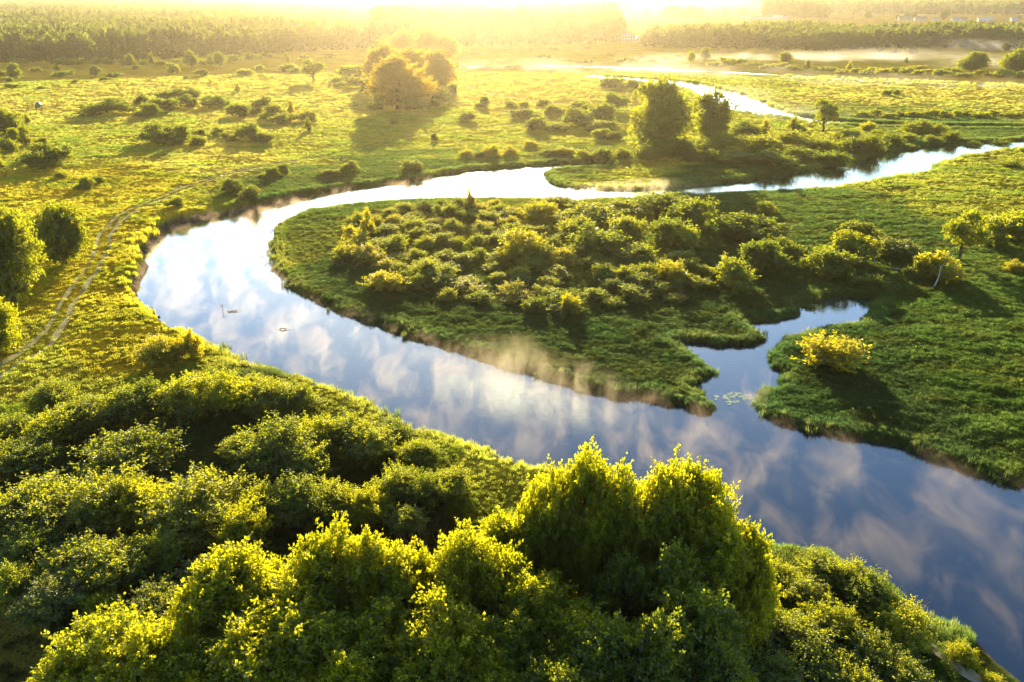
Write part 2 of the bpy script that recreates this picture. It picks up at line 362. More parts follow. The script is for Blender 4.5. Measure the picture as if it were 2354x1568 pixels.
# wheel ruts sink a little into the meadow
LD = np.minimum(line_d(GX, GY, L1), line_d(GX, GY, L2))
GZ -= .22 * np.exp(-((LD - 1.05) / .5)**2)
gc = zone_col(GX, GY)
mudm = (sstep(1.1, .2, GD) * sstep(-3, -.2, GD))[..., None]
gc = gc * (1 - mudm) + MUD * mudm
gc = np.where((GD < -.2)[..., None], np.array((.05,.045,.03)), gc)
nr, na = GX.shape
idx = np.arange(nr * na).reshape(nr, na)
quads = np.stack([idx[:-1,:-1], idx[:-1,1:], idx[1:,1:], idx[1:,:-1]], -1).reshape(-1, 4)
V = np.stack([GX, GY, GZ], -1).reshape(-1, 3)
gcol4 = np.concatenate([gc, np.ones((nr, na, 1))], -1).reshape(-1, 4)
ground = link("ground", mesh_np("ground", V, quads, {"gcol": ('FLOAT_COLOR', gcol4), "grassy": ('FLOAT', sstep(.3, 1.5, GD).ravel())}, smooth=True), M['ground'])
tag(ground, kind='structure')
# water surface: a level sheet a little wider than the river so that the banks cut its edge
wm = (GD < 2.5)
fm = (wm[:-1,:-1] | wm[:-1,1:] | wm[1:,1:] | wm[1:,:-1]).ravel()
wq = quads[fm]; used, inv = np.unique(wq, return_inverse=True)
WV = V[used].copy(); WV[:,2] = 0
river = link("river", mesh_np("river", WV, inv.reshape(-1, 4), smooth=True), M['water']); tag(river, kind='structure')

def zat(x, y):
    X = np.array([float(x)]); Y = np.array([float(y)]); return float(base_height(X, Y)[0])

# ------------------------------------------------------------------ leaves and crowns (unit size: 1 wide, 1 high)
def leaves(P, D, Nn, ln, wd, seed, fold=.25):
    """diamond leaves; P base points, D axis, Nn approximate normals"""
    r = np.random.default_rng(seed); n = len(P)
    D = D / np.linalg.norm(D, axis=1, keepdims=True)
    S = np.cross(D, Nn); S /= np.linalg.norm(S, axis=1, keepdims=True) + 1e-9
    U = np.cross(S, D)
    ln = ln * r.uniform(.7, 1.3, (n, 1)); wd = wd * r.uniform(.7, 1.3, (n, 1))
    mid = P + D * ln * .45
    V = np.stack([P, mid + S * wd * .5 + U * wd * fold, P + D * ln, mid - S * wd * .5 + U * wd * fold], 1).reshape(-1, 3)
    b = np.arange(n)[:, None] * 4
    F = np.concatenate([b + np.array([[0, 1, 2]]), b + np.array([[0, 2, 3]])], 1).reshape(-1, 3)
    lv = np.repeat(r.uniform(0, 1, n), 4)
    return V, F, lv
def rand_dirs(r, n):
    v = r.normal(size=(n, 3)); return v / np.linalg.norm(v, axis=1, keepdims=True)
def crown_mesh(name, seed, lobes, ntw, lpt, twl, ln, wd, up=.4, droop=0., inner=.55, zmin=0.02, wild=.4, core=14, cs=2.6, tight=.12):
    r = np.random.default_rng(seed); lobes = np.array(lobes)
    w = lobes[:,3]**2; w /= w.sum()
    k = r.choice(len(lobes), ntw, p=w)
    u = rand_dirs(r, ntw); u[:,2] = np.where(u[:,2] < -.3, -u[:,2], u[:,2])
    c = lobes[k,:3]; rad = lobes[k,3:4]
    sc = lobes[k,4:5] if lobes.shape[1] > 4 else np.ones((ntw, 1))
    o = c + u * rad * (inner + (1 - inner) * r.uniform(0, 1, (ntw, 1))**.6) * np.concatenate([np.ones((ntw, 2)), sc], 1)
    o[:,2] = np.maximum(o[:,2], zmin + r.uniform(0, .06, ntw))
    d = u * .8 + np.array([0, 0, up]) + r.normal(size=(ntw, 3)) * wild; d /= np.linalg.norm(d, axis=1, keepdims=True)
    tl = twl * r.uniform(.5, 1.5, ntw)
    t = (np.arange(lpt) + r.uniform(0, 1, (ntw, lpt))) / lpt
    P = o[:, None] + d[:, None] * (t * tl[:, None])[..., None] + r.normal(size=(ntw, lpt, 3)) * twl * tight
    P[..., 2] -= droop * t**2 * tl[:, None]
    P = P.reshape(-1, 3); dd = np.repeat(d, lpt, 0)
    ax = dd * .6 + rand_dirs(r, len(P)) * .9 - np.array([0, 0, droop])
    V, F, lv = leaves(P, ax, rand_dirs(r, len(P)), ln, wd, seed + 1)
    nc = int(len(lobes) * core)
    if nc:      # big inner leaves close the crown and block light; interior shade set in colour
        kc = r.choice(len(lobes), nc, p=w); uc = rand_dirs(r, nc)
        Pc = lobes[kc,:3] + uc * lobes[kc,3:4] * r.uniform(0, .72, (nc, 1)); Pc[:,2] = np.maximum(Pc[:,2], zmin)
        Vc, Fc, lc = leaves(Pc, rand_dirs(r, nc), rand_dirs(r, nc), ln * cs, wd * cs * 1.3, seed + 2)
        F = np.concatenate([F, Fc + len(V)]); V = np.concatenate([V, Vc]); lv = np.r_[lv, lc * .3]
    zz = V[:,2]; m = zz < zmin; V[m,2] = zmin + (V[m,2] - zmin) * .1
    return mesh_np(name, V, F, {"lv": ('FLOAT', lv)})

def dome_lobes(seed, n, flat=1.0):
    """a rounded bush: lobes packed in a dome"""
    r = np.random.default_rng(seed); out = [(r.normal()*.05, r.normal()*.05, .36, .27, 1.1)]
    for i in range(n):
        a = r.uniform(0, 2*pi); q = .42 * r.uniform(.1, 1)**.6; rr = r.uniform(.08, .20)
        z = r.uniform(.10, .95) * (1 - (q / .5)**2 * .75) * r.uniform(.6, 1.0)
        out.append((cos(a) * q, sin(a) * q, min(max(z, rr * .5), 1 - rr), rr, 1.2))
    return out
def tree_lobes(seed, n, base=.28, top=1.0, wide=.5, cone=0., rs=1.):
    r = np.random.default_rng(seed); out = []
    for i in range(n):
        t = (i + r.uniform(0, 1)) / n; z = base + (top - base) * (.03 + .87 * t)
        env = wide * (sin(pi * min(1, .18 + .82 * t))**.6 if cone == 0 else (1 - t)**.8 + .12)
        a = r.uniform(0, 2*pi) ; q = env * r.uniform(.25, .72)
        rr = max(.05, env * r.uniform(.28, .5) * rs); q *= 1.25 if rs < 1 else 1
        out.append((cos(a) * q, sin(a) * q, z, rr, .8))
    return out
def canopy_lobes(seed, n):
    """broad round crown with uneven shoots, open below"""
    r = np.random.default_rng(seed); out = []
    for i in range(n):
        a = r.uniform(0, 2*pi); q = r.uniform(0, 1)**.55; rr = r.uniform(.07, .15)
        top = (1 - q**2.2 * .62) * r.uniform(.82, 1.0)
        z = top - rr * .9 if i % 3 else r.uniform(.22, .7) * top
        out.append((cos(a) * q * .43, sin(a) * q * .43, z, rr, 1.0))
    return out
def trunk_mesh(name, seed, lobes, rad=.03, lean=0., n=8):
    r = np.random.default_rng(seed); mb = MB()
    zt = max(l[2] for l in lobes) * .92
    pts = []
    for i in range(7):
        t = i / 6; pts.append((lean * t * t + r.normal() * .012, r.normal() * .012, zt * t - .01))
    mb.tube(pts, [rad * (1.35 - 1.15 * i / 6) for i in range(7)], n)
    for l in lobes:
        z0 = max(.14, l[2] - .12 - .25 * math.hypot(l[0], l[1])); t = z0 / zt
        i = min(5, int(t * 6)); f = t * 6 - i
        b = Vector(pts[i]).lerp(Vector(pts[i+1]), min(1, f)); e = Vector(l[:3])
        m = b.lerp(e, .5) + Vector((0, 0, -.03))
        mb.tube([b, m, e], [rad * .5, rad * .32, rad * .12], 5)
    return mb.mesh(name, True)

MESH = {}
def variants(kind, n, fn):
    MESH[kind] = [fn(i) for i in range(n)]
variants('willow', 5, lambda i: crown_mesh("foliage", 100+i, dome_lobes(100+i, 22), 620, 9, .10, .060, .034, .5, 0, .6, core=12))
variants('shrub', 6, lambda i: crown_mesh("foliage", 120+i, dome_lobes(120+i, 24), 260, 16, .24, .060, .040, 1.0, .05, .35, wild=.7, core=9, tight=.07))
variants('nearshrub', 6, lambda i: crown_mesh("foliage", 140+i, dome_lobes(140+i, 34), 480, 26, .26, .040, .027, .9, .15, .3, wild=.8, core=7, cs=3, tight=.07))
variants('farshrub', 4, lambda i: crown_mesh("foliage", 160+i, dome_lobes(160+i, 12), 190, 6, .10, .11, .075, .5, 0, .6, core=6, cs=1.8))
TL = {}
def tvar(kind, n, lob, cr, rad, leanf=0):
    TL[kind] = []
    for i in range(n):
        lo = lob(i); TL[kind].append((trunk_mesh("trunk", 900+i, lo, rad, leanf), cr(i, lo)))
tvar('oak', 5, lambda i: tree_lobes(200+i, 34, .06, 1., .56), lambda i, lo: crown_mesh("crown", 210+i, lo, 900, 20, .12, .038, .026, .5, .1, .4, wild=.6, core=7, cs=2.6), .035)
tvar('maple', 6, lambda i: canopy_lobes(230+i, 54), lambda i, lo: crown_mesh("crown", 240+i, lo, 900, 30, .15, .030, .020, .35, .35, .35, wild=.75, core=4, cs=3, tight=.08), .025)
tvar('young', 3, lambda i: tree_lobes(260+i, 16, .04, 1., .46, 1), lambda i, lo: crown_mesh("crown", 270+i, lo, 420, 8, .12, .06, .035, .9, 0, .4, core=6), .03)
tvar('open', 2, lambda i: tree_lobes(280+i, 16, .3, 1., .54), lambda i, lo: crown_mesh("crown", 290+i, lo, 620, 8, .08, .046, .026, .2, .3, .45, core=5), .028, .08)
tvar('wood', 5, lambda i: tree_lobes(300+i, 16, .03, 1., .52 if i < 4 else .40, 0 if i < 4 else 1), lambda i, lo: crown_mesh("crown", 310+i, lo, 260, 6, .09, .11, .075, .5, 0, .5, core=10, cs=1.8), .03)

MATOF = {}
def copies(kind, mat):
    """the same shapes carrying another leaf material"""
    key = (kind, mat)
    if key not in MATOF:
        src = MESH[kind]; out = []
        for me in src:
            c = me.copy(); c.materials.clear(); c.materials.append(M[mat]); out.append(c)
        MATOF[key] = out
    return MATOF[key]
def tcopies(kind, mat):
    key = (kind, mat)
    if key not in MATOF:
        out = []
        for tr, cr in TL[kind]:
            a = tr; 
            if not a.materials: a.materials.append(M['bark'])
            c = cr.copy(); c.materials.clear(); c.materials.append(M[mat]); out.append((a, c))
        MATOF[key] = out
    return MATOF[key]

cnt = 0
def put_bush(name, kind, mat, x, y, w, h, label, group=None, cat="bush", z=None, sink=.1):
    global cnt; cnt += 1
    ms = copies(kind, mat); o = bpy.data.objects.new(name, ms[cnt % len(ms)]); COL.objects.link(o)
    o.location = (x, y, (zat(x, y) if z is None else z) - sink); o.scale = (w, w * random.uniform(.85, 1.15), h); o.rotation_euler.z = random.uniform(0, 6.28)
    return tag(o, label, cat, group)
def put_tree(name, kind, mat, x, y, w, h, label, group=None, cat="tree", sink=.1, var=None):
    global cnt; cnt += 1
    ms = tcopies(kind, mat); tr, cr = ms[(cnt if var is None else var) % len(ms)]
    e = empty(name, (x, y, zat(x, y) - sink), random.uniform(0, 6.28)); e.scale = (w, w, h)
    for nm, me in (("trunk", tr), ("crown", cr)):
        c = bpy.data.objects.new(nm, me); COL.objects.link(c); c.parent = e
    return tag(e, label, cat, group)
def sized(px, py, wpx, hpx, z=1.3):
    p = at(px, py, z); d = depth_of(p); return p[0], p[1], wpx * d / FPX, hpx * d / FPX * 1.02

GRASS_K = 2.4
MIST_D = 0.13
MIST_STEP = .2
# ------------------------------------------------------------------ bushes and trees, region by region
ORD = ["first","second","third","fourth","fifth","sixth","seventh","eighth","ninth","tenth","eleventh","twelfth","thirteenth","fourteenth","fifteenth","sixteenth","seventeenth","eighteenth","nineteenth","twentieth","twenty-first","twenty-second","twenty-third","twenty-fourth","twenty-fifth","twenty-sixth","twenty-seventh","twenty-eighth","twenty-ninth","thirtieth"]
def ordinal(i, n):
    return "leftmost" if i == 0 else "rightmost" if i == n - 1 else ORD[i] + " from left"
LOOK = {'willow':"dense rounded green", 'shrub':"leafy yellow-green", 'oak':"dark green", 'pale':"pale silvery green", 'golden':"golden-lit yellow", 'maple':"bright yellow-green", 'pine':"dull green"}
def size_word(w, q): return "big" if w > q * 1.35 else "small" if w < q * .65 else "middling"
def bushes(items, where, group, kind='willow', mat='willow', name="bush", noun="bush", hz=1.3):
    """items (survey x, base y, width px, height px[, material])"""
    it = sorted(items, key=lambda t: t[0]); n = len(it); q = sorted(t[2] for t in it)[n // 2]
    for i, t in enumerate(it):
        m = t[4] if len(t) > 4 else (mat if kind != 'nearshrub' or mat == 'golden' else ['shrub','shrub','maple','willow','shrub'][(i * 7 + n) % 5])
        x, y, w, h = sized(*t[:4], z=hz)
        k = ('farshrub' if kind != 'nearshrub' and y > 420 else kind)
        put_bush(name, k, m, x, y, w, h, f"{size_word(t[2], q)} {LOOK[m]} {noun}, {ordinal(i, n)} {where}", group)

# --- meadow on the left
bushes([(253,264,112,37),(342,268,56,30),(371,254,84,34),(328,239,36,25),(379,228,48,22),(427,225,70,25),(424,244,50,28),(444,246,36,20),(494,246,66,30),(547,265,56,34),(605,251,50,32)],
       "in the upper meadow row", "bushes in the row across the upper meadow", hz=1.6)
bushes([(588,260,28,14),(629,270,66,34),(643,284,52,29),(697,277,60,28)], "beside the slim yellow tree", "bushes in the clump on the meadow's right side", mat='oak', hz=1.6)
bushes([(373,330,94,46),(419,332,54,45),(458,335,42,24),(410,337,40,20),(458,314,28,18)], "in the isolated mid-meadow thicket", "bushes of the isolated thicket in the middle of the meadow", hz=1.6)
bushes([(502,313,32,20),(521,320,32,15),(537,325,32,14),(574,323,60,46),(608,327,50,28)], "right of the mid-meadow thicket", "bushes of the clump right of the mid-meadow thicket", hz=1.6)
bushes([(20,352,46,36,'shrub'),(31,322,36,27,'shrub'),(96,333,26,18,'shrub'),(116,383,108,52),(-5,398,40,50,'shrub'),(62,375,40,20,'shrub')], "at the meadow's left edge", "bushes at the left edge of the meadow", hz=1.6)
bushes([(197,436,42,29,'shrub'),(140,412,28,17,'shrub'),(226,424,34,18)], "alone on the lit lower meadow", "lone bushes on the lit lower meadow", hz=1.6)
bushes([(533,444,52,38),(578,455,46,36,'pale'),(646,400,36,26),(622,410,44,26),(403,482,44,26,'shrub'),(755,403,52,22,'pale'),(805,393,46,28),(947,386,60,26,'shrub')],
       "on the bend's outer bank", "bushes along the outer bank of the river bend", hz=1.6)
bushes([(10,174,28,20),(80,164,28,12),(147,174,50,17),(265,176,40,16),(400,166,30,27),(460,173,32,20),(315,159,18,13),(172,191,16,12,'shrub'),(26,202,32,14),(564,171,34,17,'shrub'),(430,181,18,11),
        (598,159,26,15,'shrub'),(660,162,56,22,'shrub'),(677,166,32,16,'shrub'),(20,188,24,14),(95,205,18,9),(240,183,26,9)], "dotting the shaded far meadow", "small bushes dotting the shaded far meadow", kind='farshrub')
bushes([(44,145,36,18),(143,147,46,18),(181,147,50,20),(236,147,50,24),(294,148,36,20),(369,150,32,16),(541,140,32,18),(581,133,32,17),(612,130,20,17),(100,140,30,18),(420,146,40,16),(470,147,34,16),(330,148,28,14),(700,135,30,14),(760,130,30,14)],
       "at the foot of the left wood", "bushes at the foot of the left wood", kind='farshrub')
def tree_at(px, py, wpx, hpx, kind, mat, label, group=None, name="tree", z=1.4, var=None):
    x, y, w, h = sized(px, py, wpx, hpx, z); put_tree(name, kind, mat, x, y, w, h, label, group, var=var)
tree_at(670,262,22,34,'young','golden',"slim glowing yellow tree rising from the right meadow clump")
tree_at(709,303,22,32,'young','oak',"small upright dark tree alone on the open meadow")
tree_at(720,186,58,50,'open','oak',"spreading tree with visible trunk left of the big backlit grove")
tree_at(547,211,18,22,'young','golden',"tiny pale yellow tree standing on the sunlit upper meadow")
tree_at(65,285,18,24,'young','shrub',"tiny conical tree below the green tank trailer")
tree_at(14,310,68,58,'oak','oak',"broad yellow-green tree cut off by the left photo edge")
tree_at(63,338,40,48,'young','oak',"dark pointed tree above the big dark left-edge bush")
tree_at(38,178,34,33,'oak','willow',"rounded dark tree on the far left of the shaded meadow")
tree_at(130,161,14,16,'young','willow',"tiny tree beside the long far meadow bush")
tree_at(220,174,22,25,'oak','willow',"small round tree with short trunk alone on shaded meadow")
for i, t in enumerate([(349,150,22,30),(441,152,32,36),(484,150,24,26),(506,150,26,31),(660,139,16,22),(300,149,22,26)]):
    tree_at(*t, 'oak' if i % 2 else 'young', 'willow', f"dull green tree, {ordinal(sorted([349,441,484,506,660,300]).index(t[0]), 6)} of those standing before the left wood", "separate trees standing before the left wood")
# three big trees at the left edge
tree_at(35,705,150,225,'oak','oak',"largest dark rounded tree at left edge beside the dirt track", var=0)
tree_at(150,612,128,138,'oak','oak',"dark tree with spiky crown just left of the track bend", var=1)
tree_at(-5,812,110,125,'oak','maple',"bright green tree low at the left edge below the largest", var=2)
# backlit grove
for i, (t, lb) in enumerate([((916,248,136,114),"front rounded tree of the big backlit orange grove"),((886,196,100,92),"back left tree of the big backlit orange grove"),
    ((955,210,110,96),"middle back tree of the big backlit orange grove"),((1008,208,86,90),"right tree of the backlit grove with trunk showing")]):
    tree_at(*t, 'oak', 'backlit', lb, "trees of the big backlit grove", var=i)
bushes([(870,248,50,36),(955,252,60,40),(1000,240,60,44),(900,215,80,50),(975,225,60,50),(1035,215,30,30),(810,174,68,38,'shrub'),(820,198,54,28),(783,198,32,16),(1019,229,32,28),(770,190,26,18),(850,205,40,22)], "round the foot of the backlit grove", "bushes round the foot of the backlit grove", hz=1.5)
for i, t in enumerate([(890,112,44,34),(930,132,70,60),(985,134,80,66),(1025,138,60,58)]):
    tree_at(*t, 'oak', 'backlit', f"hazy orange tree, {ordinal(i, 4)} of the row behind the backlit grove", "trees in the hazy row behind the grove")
# sunlit middle meadow
bushes([(817,244,9,15,'oak'),(906,285,19,21,'shrub'),(1110,243,30,28,'shrub'),(1073,275,42,26),(1174,243,30,20,'shrub'),(1203,244,26,18,'shrub'),(1203,267,70,25),(1248,239,40,18,'shrub'),(998,321,18,22,'oak')],
       "on the bright central meadow", "bushes scattered over the bright central meadow", hz=1.5)
bushes([(1236,296,68,33),(1285,296,44,20),(1275,261,44,28),(1330,284,74,43),(1381,277,58,50),(1330,253,54,28),(1378,297,62,32,'pale'),(1381,315,48,28,'shrub'),(1412,316,44,19),(1415,250,60,50),(1391,195,36,24,'shrub'),(1412,200,60,27),(1460,203,46,22),(1345,262,30,26)],
       "in the cluster left of the giant tree", "bushes clustered left of the giant tree", hz=1.5)
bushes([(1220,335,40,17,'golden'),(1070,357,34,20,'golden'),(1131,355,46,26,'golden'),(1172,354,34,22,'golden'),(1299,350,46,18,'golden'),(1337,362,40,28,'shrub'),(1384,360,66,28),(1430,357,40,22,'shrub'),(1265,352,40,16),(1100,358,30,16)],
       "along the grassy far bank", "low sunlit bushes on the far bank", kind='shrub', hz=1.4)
tree_at(1511,338,150,155,'oak','oak',"giant broad tree with dense crown at the river's far bank", var=3)
tree_at(1634,320,100,112,'oak','oak',"second big tree immediately right of the giant tree", var=1)
tree_at(1891,298,76,74,'open','oak',"lone leaning tree with dark forked trunk by the upper river")
tree_at(1759,300,28,33,'young','golden',"small yellow tree first to the right of the big pair")
tree_at(1822,297,34,36,'young','shrub',"small bushy tree left of the lone leaning tree")
bushes([(1713,302,68,28),(1836,297,28,18),(1993,294,34,24,'golden'),(2027,302,16,15),(2113,301,68,29,'shrub'),(2154,301,40,22,'shrub'),(2186,318,40,24),(1845,312,40,18)],
       "on the tongue between the two river arms", "bushes on the tongue between the river arms", kind='shrub', hz=1.4)
bushes([(1538,357,98,50,'oak'),(1570,354,82,38,'willow'),(1634,347,102,32),(1669,330,70,28,'shrub'),(1761,343,104,36,'shrub'),(1815,330,98,33,'shrub'),(1942,322,70,28,'shrub'),(1959,343,86,33),(1908,370,76,36),(1993,346,76,40),(2044,330,62,32),
        (1840,364,86,28),(1771,378,102,32,'willow'),(1700,372,90,26,'shrub'),(1620,368,90,26,'willow'),(1490,362,60,26,'shrub'),(2103,333,38,18),(2232,325,68,18),(2300,321,60,18),(1876,340,70,28,'shrub'),(2020,318,50,22,'shrub'),(2080,320,46,20,'shrub'),(1720,330,60,24),(2140,322,40,16,'shrub')],
       "in the far-bank shrub belt", "shrubs of the long belt on the far bank", kind='shrub', hz=1.3)
bushes([(2038,217,26,20),(2060,214,18,14)], "on the pale reed flat", "two bushes alone on the reed flat", kind='farshrub')
bushes([(x, 262 + 3*math.sin(x*.09), random.uniform(28,44), random.uniform(13,20)) for x in range(1985,2380,27)], "in the hedge beyond upper river", "low hedge bushes beyond the upper river", kind='farshrub', mat='shrub')
# far side hedges and trees
tree_at(2236,162,60,44,'oak','oak',"round broad tree in the misty far hedge, left of two", var=0)
tree_at(2340,164,72,52,'oak','oak',"broad tree at right photo edge in the misty hedge", var=2)
tree_at(1804,148,34,30,'oak','oak',"dark round tree above the far hedge's left half", var=1)
tree_at(1855,156,20,21,'young','oak',"small dark tree right of the round hedge tree")
tree_at(1952,157,18,22,'young','golden',"thin light green tree midway along the far hedge")
tree_at(1587,151,22,36,'open','shrub',"tall light green tree in the mist above the upper river")
tree_at(1622,134,26,27,'oak','oak',"dark small tree in front of the right wood's left end")
for i, t in enumerate([(2022,118,14,18),(2056,121,22,16),(2094,121,24,16),(2082,142,11,13),(2240,112,18,16),(2270,113,18,18),(2310,116,16,20),(2342,117,16,22)]):
    tree_at(*t, 'young' if i % 2 else 'oak', 'pine', f"misty grey-green tree, {ordinal(i if i < 4 else i, 8)} of those standing in far mist", "trees standing in the far mist")
hb_ = [(1640,150),(1670,146),(1703,143),(1735,148),(1765,155),(1795,153),(1825,158),(1885,160),(1910,160),(1935,165),(1965,163),(1990,168),(2004,164),(2030,168),(2058,162),(2085,166),(2110,170),(2140,165),(2165,170),(2190,166),(2215,174),(2260,170),(2290,174),(2315,170),(2350,176),(2110,158)]
bushes([(x, y, random.uniform(30,50), random.uniform(12,19), 'golden' if k % 4 == 1 else 'shrub') for k, (x, y) in enumerate(hb_)], "in the far hedge before the mist", "bushes of the long far hedge before the mist", kind='farshrub')
bushes([(1180,152,40,14,'golden'),(1120,150,34,13,'shrub'),(1060,155,34,14,'shrub'),(1300,136,40,8),(1250,130,36,9),(1345,142,40,9),(1440,140,46,12),(1500,143,40,13),(1530,135,30,11),(1400,125,30,7),(1470,130,36,8),(1350,112,26,7),(1275,112,24,7),(1210,115,30,8),(1560,128,30,10)],
       "along the far river arm", "low bushes along the glowing far river arm", kind='farshrub')

# --- the island inside the bend
bushes([(1241,503,80,42,'golden'),(1357,515,114,43,'shrub'),(1442,553,92,54,'shrub'),(1538,559,94,66,'willow'),(1528,495,134,50,'willow'),(1323,543,80,42,'shrub'),(1374,580,138,64,'willow'),(1200,594,104,68,'golden'),(1295,600,70,36,'golden'),(1466,604,84,44,'shrub'),
        (1542,642,78,52,'golden'),(1307,717,46,50,'golden'),(885,665,84,47,'golden'),(848,597,98,36,'golden'),(797,594,52,40,'golden'),(807,556,40,40,'golden'),(1593,522,106,70,'willow'),(1569,570,70,60,'shrub'),(1280,470,60,22,'shrub'),(1430,480,60,24,'shrub')],
       "of the larger island bushes", "larger bushes on the island", kind='shrub', hz=1.0)
tree_at(1080,480,36,62,'young','golden',"tall bright yellow sapling at the top of the island")
tree_at(846,540,36,66,'young','golden',"upright golden sapling near the island's left end")
from mathutils.geometry import intersect_point_line
def in_poly(x, y, P):
    c = False; j = len(P) - 1
    for i in range(len(P)):
        if (P[i][1] > y) != (P[j][1] > y) and x < (P[j][0]-P[i][0]) * (y-P[i][1]) / (P[j][1]-P[i][1]) + P[i][0]: c = not c
        j = i
    return c
THICK = [(770,560),(830,510),(900,484),(1050,470),(1130,472),(1230,520),(1330,560),(1500,590),(1600,600),(1640,650),(1560,690),(1420,715),(1230,725),(1080,700),(940,665),(830,625)]
TW = at(*zip(*THICK), z=1.0)
pts = []; tries = 0
while len(pts) < 120 and tries < 8000:
    tries += 1
    x = random.uniform(TW[:,0].min(), TW[:,0].max()); y = random.uniform(TW[:,1].min(), TW[:,1].max())
    if in_poly(x, y, TW) and all((x-a)**2 + (y-b)**2 > 3.1**2 for a, b in pts): pts.append((x, y))
for i, (x, y) in enumerate(pts):
    s = random.uniform(.75, 1.25)
    put_bush("shrub", 'shrub', ['shrub','willow','shrub','shrub','golden','pale','shrub'][i % 7], x, y, 4.3*s, 2.0*s*random.uniform(.7,1.4), "leafy shrub crowded among others in the dense thicket on the island", "shrubs crowded in the island thicket", "shrub")
# right part of the island and right bank
for t, k, m, lb in [
  ((1761,494,46,32),'willow','oak',"isolated round dark bush on the grass near the upper channel"),
  ((1727,546,152,58),'willow','willow',"long dark bush with a lit top right of the island thicket"),
  ((1747,614,104,78),'willow','willow',"round bush with golden lit top left of the big ball bush"),
  ((1672,652,86,66),'shrub','shrub',"yellow-topped bush at the right tip of the thicket"),
  ((1699,679,40,36),'shrub','willow',"small dull bush below the yellow-topped bush"),
  ((1898,624,116,74),'willow','willow',"big ball-shaped green bush above the backwater pond"),
  ((1959,597,100,78),'willow','oak',"dark upright bush touching the ball-shaped bush's right side"),
  ((1969,546,98,42),'willow','willow',"flat bush behind the ball-shaped and upright bushes"),
  ((2055,588,122,50),'willow','pale',"greyish wide bush left of the tree with visible trunk"),
  ((2110,635,56,56),'willow','pale',"pale bush attached to the left of the white-trunk bush"),
  ((2157,645,94,78),'willow','golden',"golden-topped round bush behind the bare white trunk"),
  ((2311,556,108,76),'willow','shrub',"large bright bush at the right photo edge"),
  ((2284,566,58,40),'willow','shrub',"smaller bright bush in front of the large right-edge bush"),
  ((2335,624,52,24),'shrub','golden',"low yellow-lit bush at right edge below the bright bushes"),
  ((1911,829,134,80),'shrub','golden',"solitary golden bush beside the backwater"),
  ((1860,695,60,26),'shrub','willow',"low green bush at the pond's upper shore"),
  ((2000,655,80,34),'shrub','oak',"dark low bush right of the ball-shaped bush's foot"),
  ((1800,590,80,44),'shrub','willow',"dull green bush between two round bushes"),
  ((2320,385,50,16),'shrub','shrub',"low yellowish bush at right edge above the river reach"),
]:
    x, y, w, h = sized(*t, z=1.0); put_bush("bush", k, m, x, y, w, h, lb)
tree_at(2205,594,98,118,'open','oak',"airy tree with layered branches and visible dark trunk, right bank", var=1)

# --- near bank, left foreground
bushes([(372,828,94,62),(410,822,60,52)], "by the near waterline", "bushes by the near waterline at left", kind='nearshrub', mat='golden', hz=2)
x, y, w, h = sized(441,815,66,70,z=2); put_tree("tree", 'young', 'golden', x, y, w, h, "bright spiky sapling leaning over water at the near bank")
bushes([(120,930,100,64),(340,945,124,90),(430,940,124,100),(530,935,124,92),(620,934,114,82),(690,930,84,60),(200,975,136,84),(120,1005,124,76),(40,1015,114,72),(60,1075,124,72),(-10,1080,110,80),(270,960,110,76),(575,890,70,40),(665,900,60,34)],
       "in the ridge below the bend", "bushes of the ridge along the near bank", kind='nearshrub', mat='shrub', hz=2.2)
bushes([(307,1075,186,100,'oak'),(640,1070,170,120),(560,1050,90,70),(720,1020,110,84),(780,1012,110,78),(700,1085,120,100),(850,1040,110,84),(900,1000,80,50),(960,1050,80,60)],
       "flanking the shaded grassy hollow", "bushes flanking the shaded grassy hollow", kind='nearshrub', mat='shrub', hz=2.2)
bushes([(110,1195,174,114),(240,1195,190,132),(340,1190,124,112),(20,1215,130,110),(480,1215,196,134),(560,1245,114,112,'maple'),(680,1185,150,104),(780,1175,104,92),(60,1295,136,94),(170,1335,150,104),(280,1335,150,110),(370,1305,114,100),(20,1380,110,90),(130,1405,130,90,'pale'),(240,1425,84,70,'maple'),
        (390,1425,138,108,'pale'),(480,1345,110,80,'pale'),(850,1190,100,84),(900,1140,110,90),(980,1150,90,80),(1040,1130,90,70),(420,1260,120,90),(940,1210,90,60),(600,1180,110,90)],
       "in the left foreground thicket", "bushes of the left foreground thicket", kind='nearshrub', mat='shrub', hz=2.2)
def top_tree(px, py, h, w, kind, mat, label, group, name="tree", var=None):
    p = at(px, py, h + 2.0); put_tree(name, kind, mat, p[0], p[1], w, h, label, group, var=var)
FG = [(230,1432,8,7.5),(330,1428,7.5,6),(460,1335,9,7),(540,1272,9,7),(640,1290,9,6.5),(735,1208,10,6.5),(830,1228,10,6.5),(920,1248,9.5,6),(1060,1243,9.5,7),(1150,1243,9.5,6),(1230,1312,9,6),(560,1420,8,7),(700,1400,8.5,7),
      (880,1400,8,7),(1020,1400,8.5,7),(1170,1420,8,7),(1320,1395,8,6),(430,1480,7,6),(640,1510,7,6),(960,1520,7,6),(800,1525,7,6),(1130,1525,7,6),(150,1545,6,5)]
FG.sort(); FG = [(a, b + random.uniform(-14, 22), h + random.uniform(-.8, .8), w * random.uniform(.95, 1.3)) for a, b, h, w in FG]
for i, t in enumerate(FG): top_tree(*t, 'maple', 'maple', f"bright yellow-green tree, {ordinal(i, len(FG))} across the bottom foreground", "yellow-green trees across the bottom foreground")
CT = [(1150,1195,8,6),(1215,1165,9,6),(1275,1062,12,5.8),(1345,1030,13,7.2),(1412,1068,12.5,6.6),(1490,1125,11,6.5),(1545,1060,12.5,7),(1612,1048,12.5,7.4),(1662,1150,11,6.5),(1690,1225,10,6),(1732,1215,9.5,4.6)]
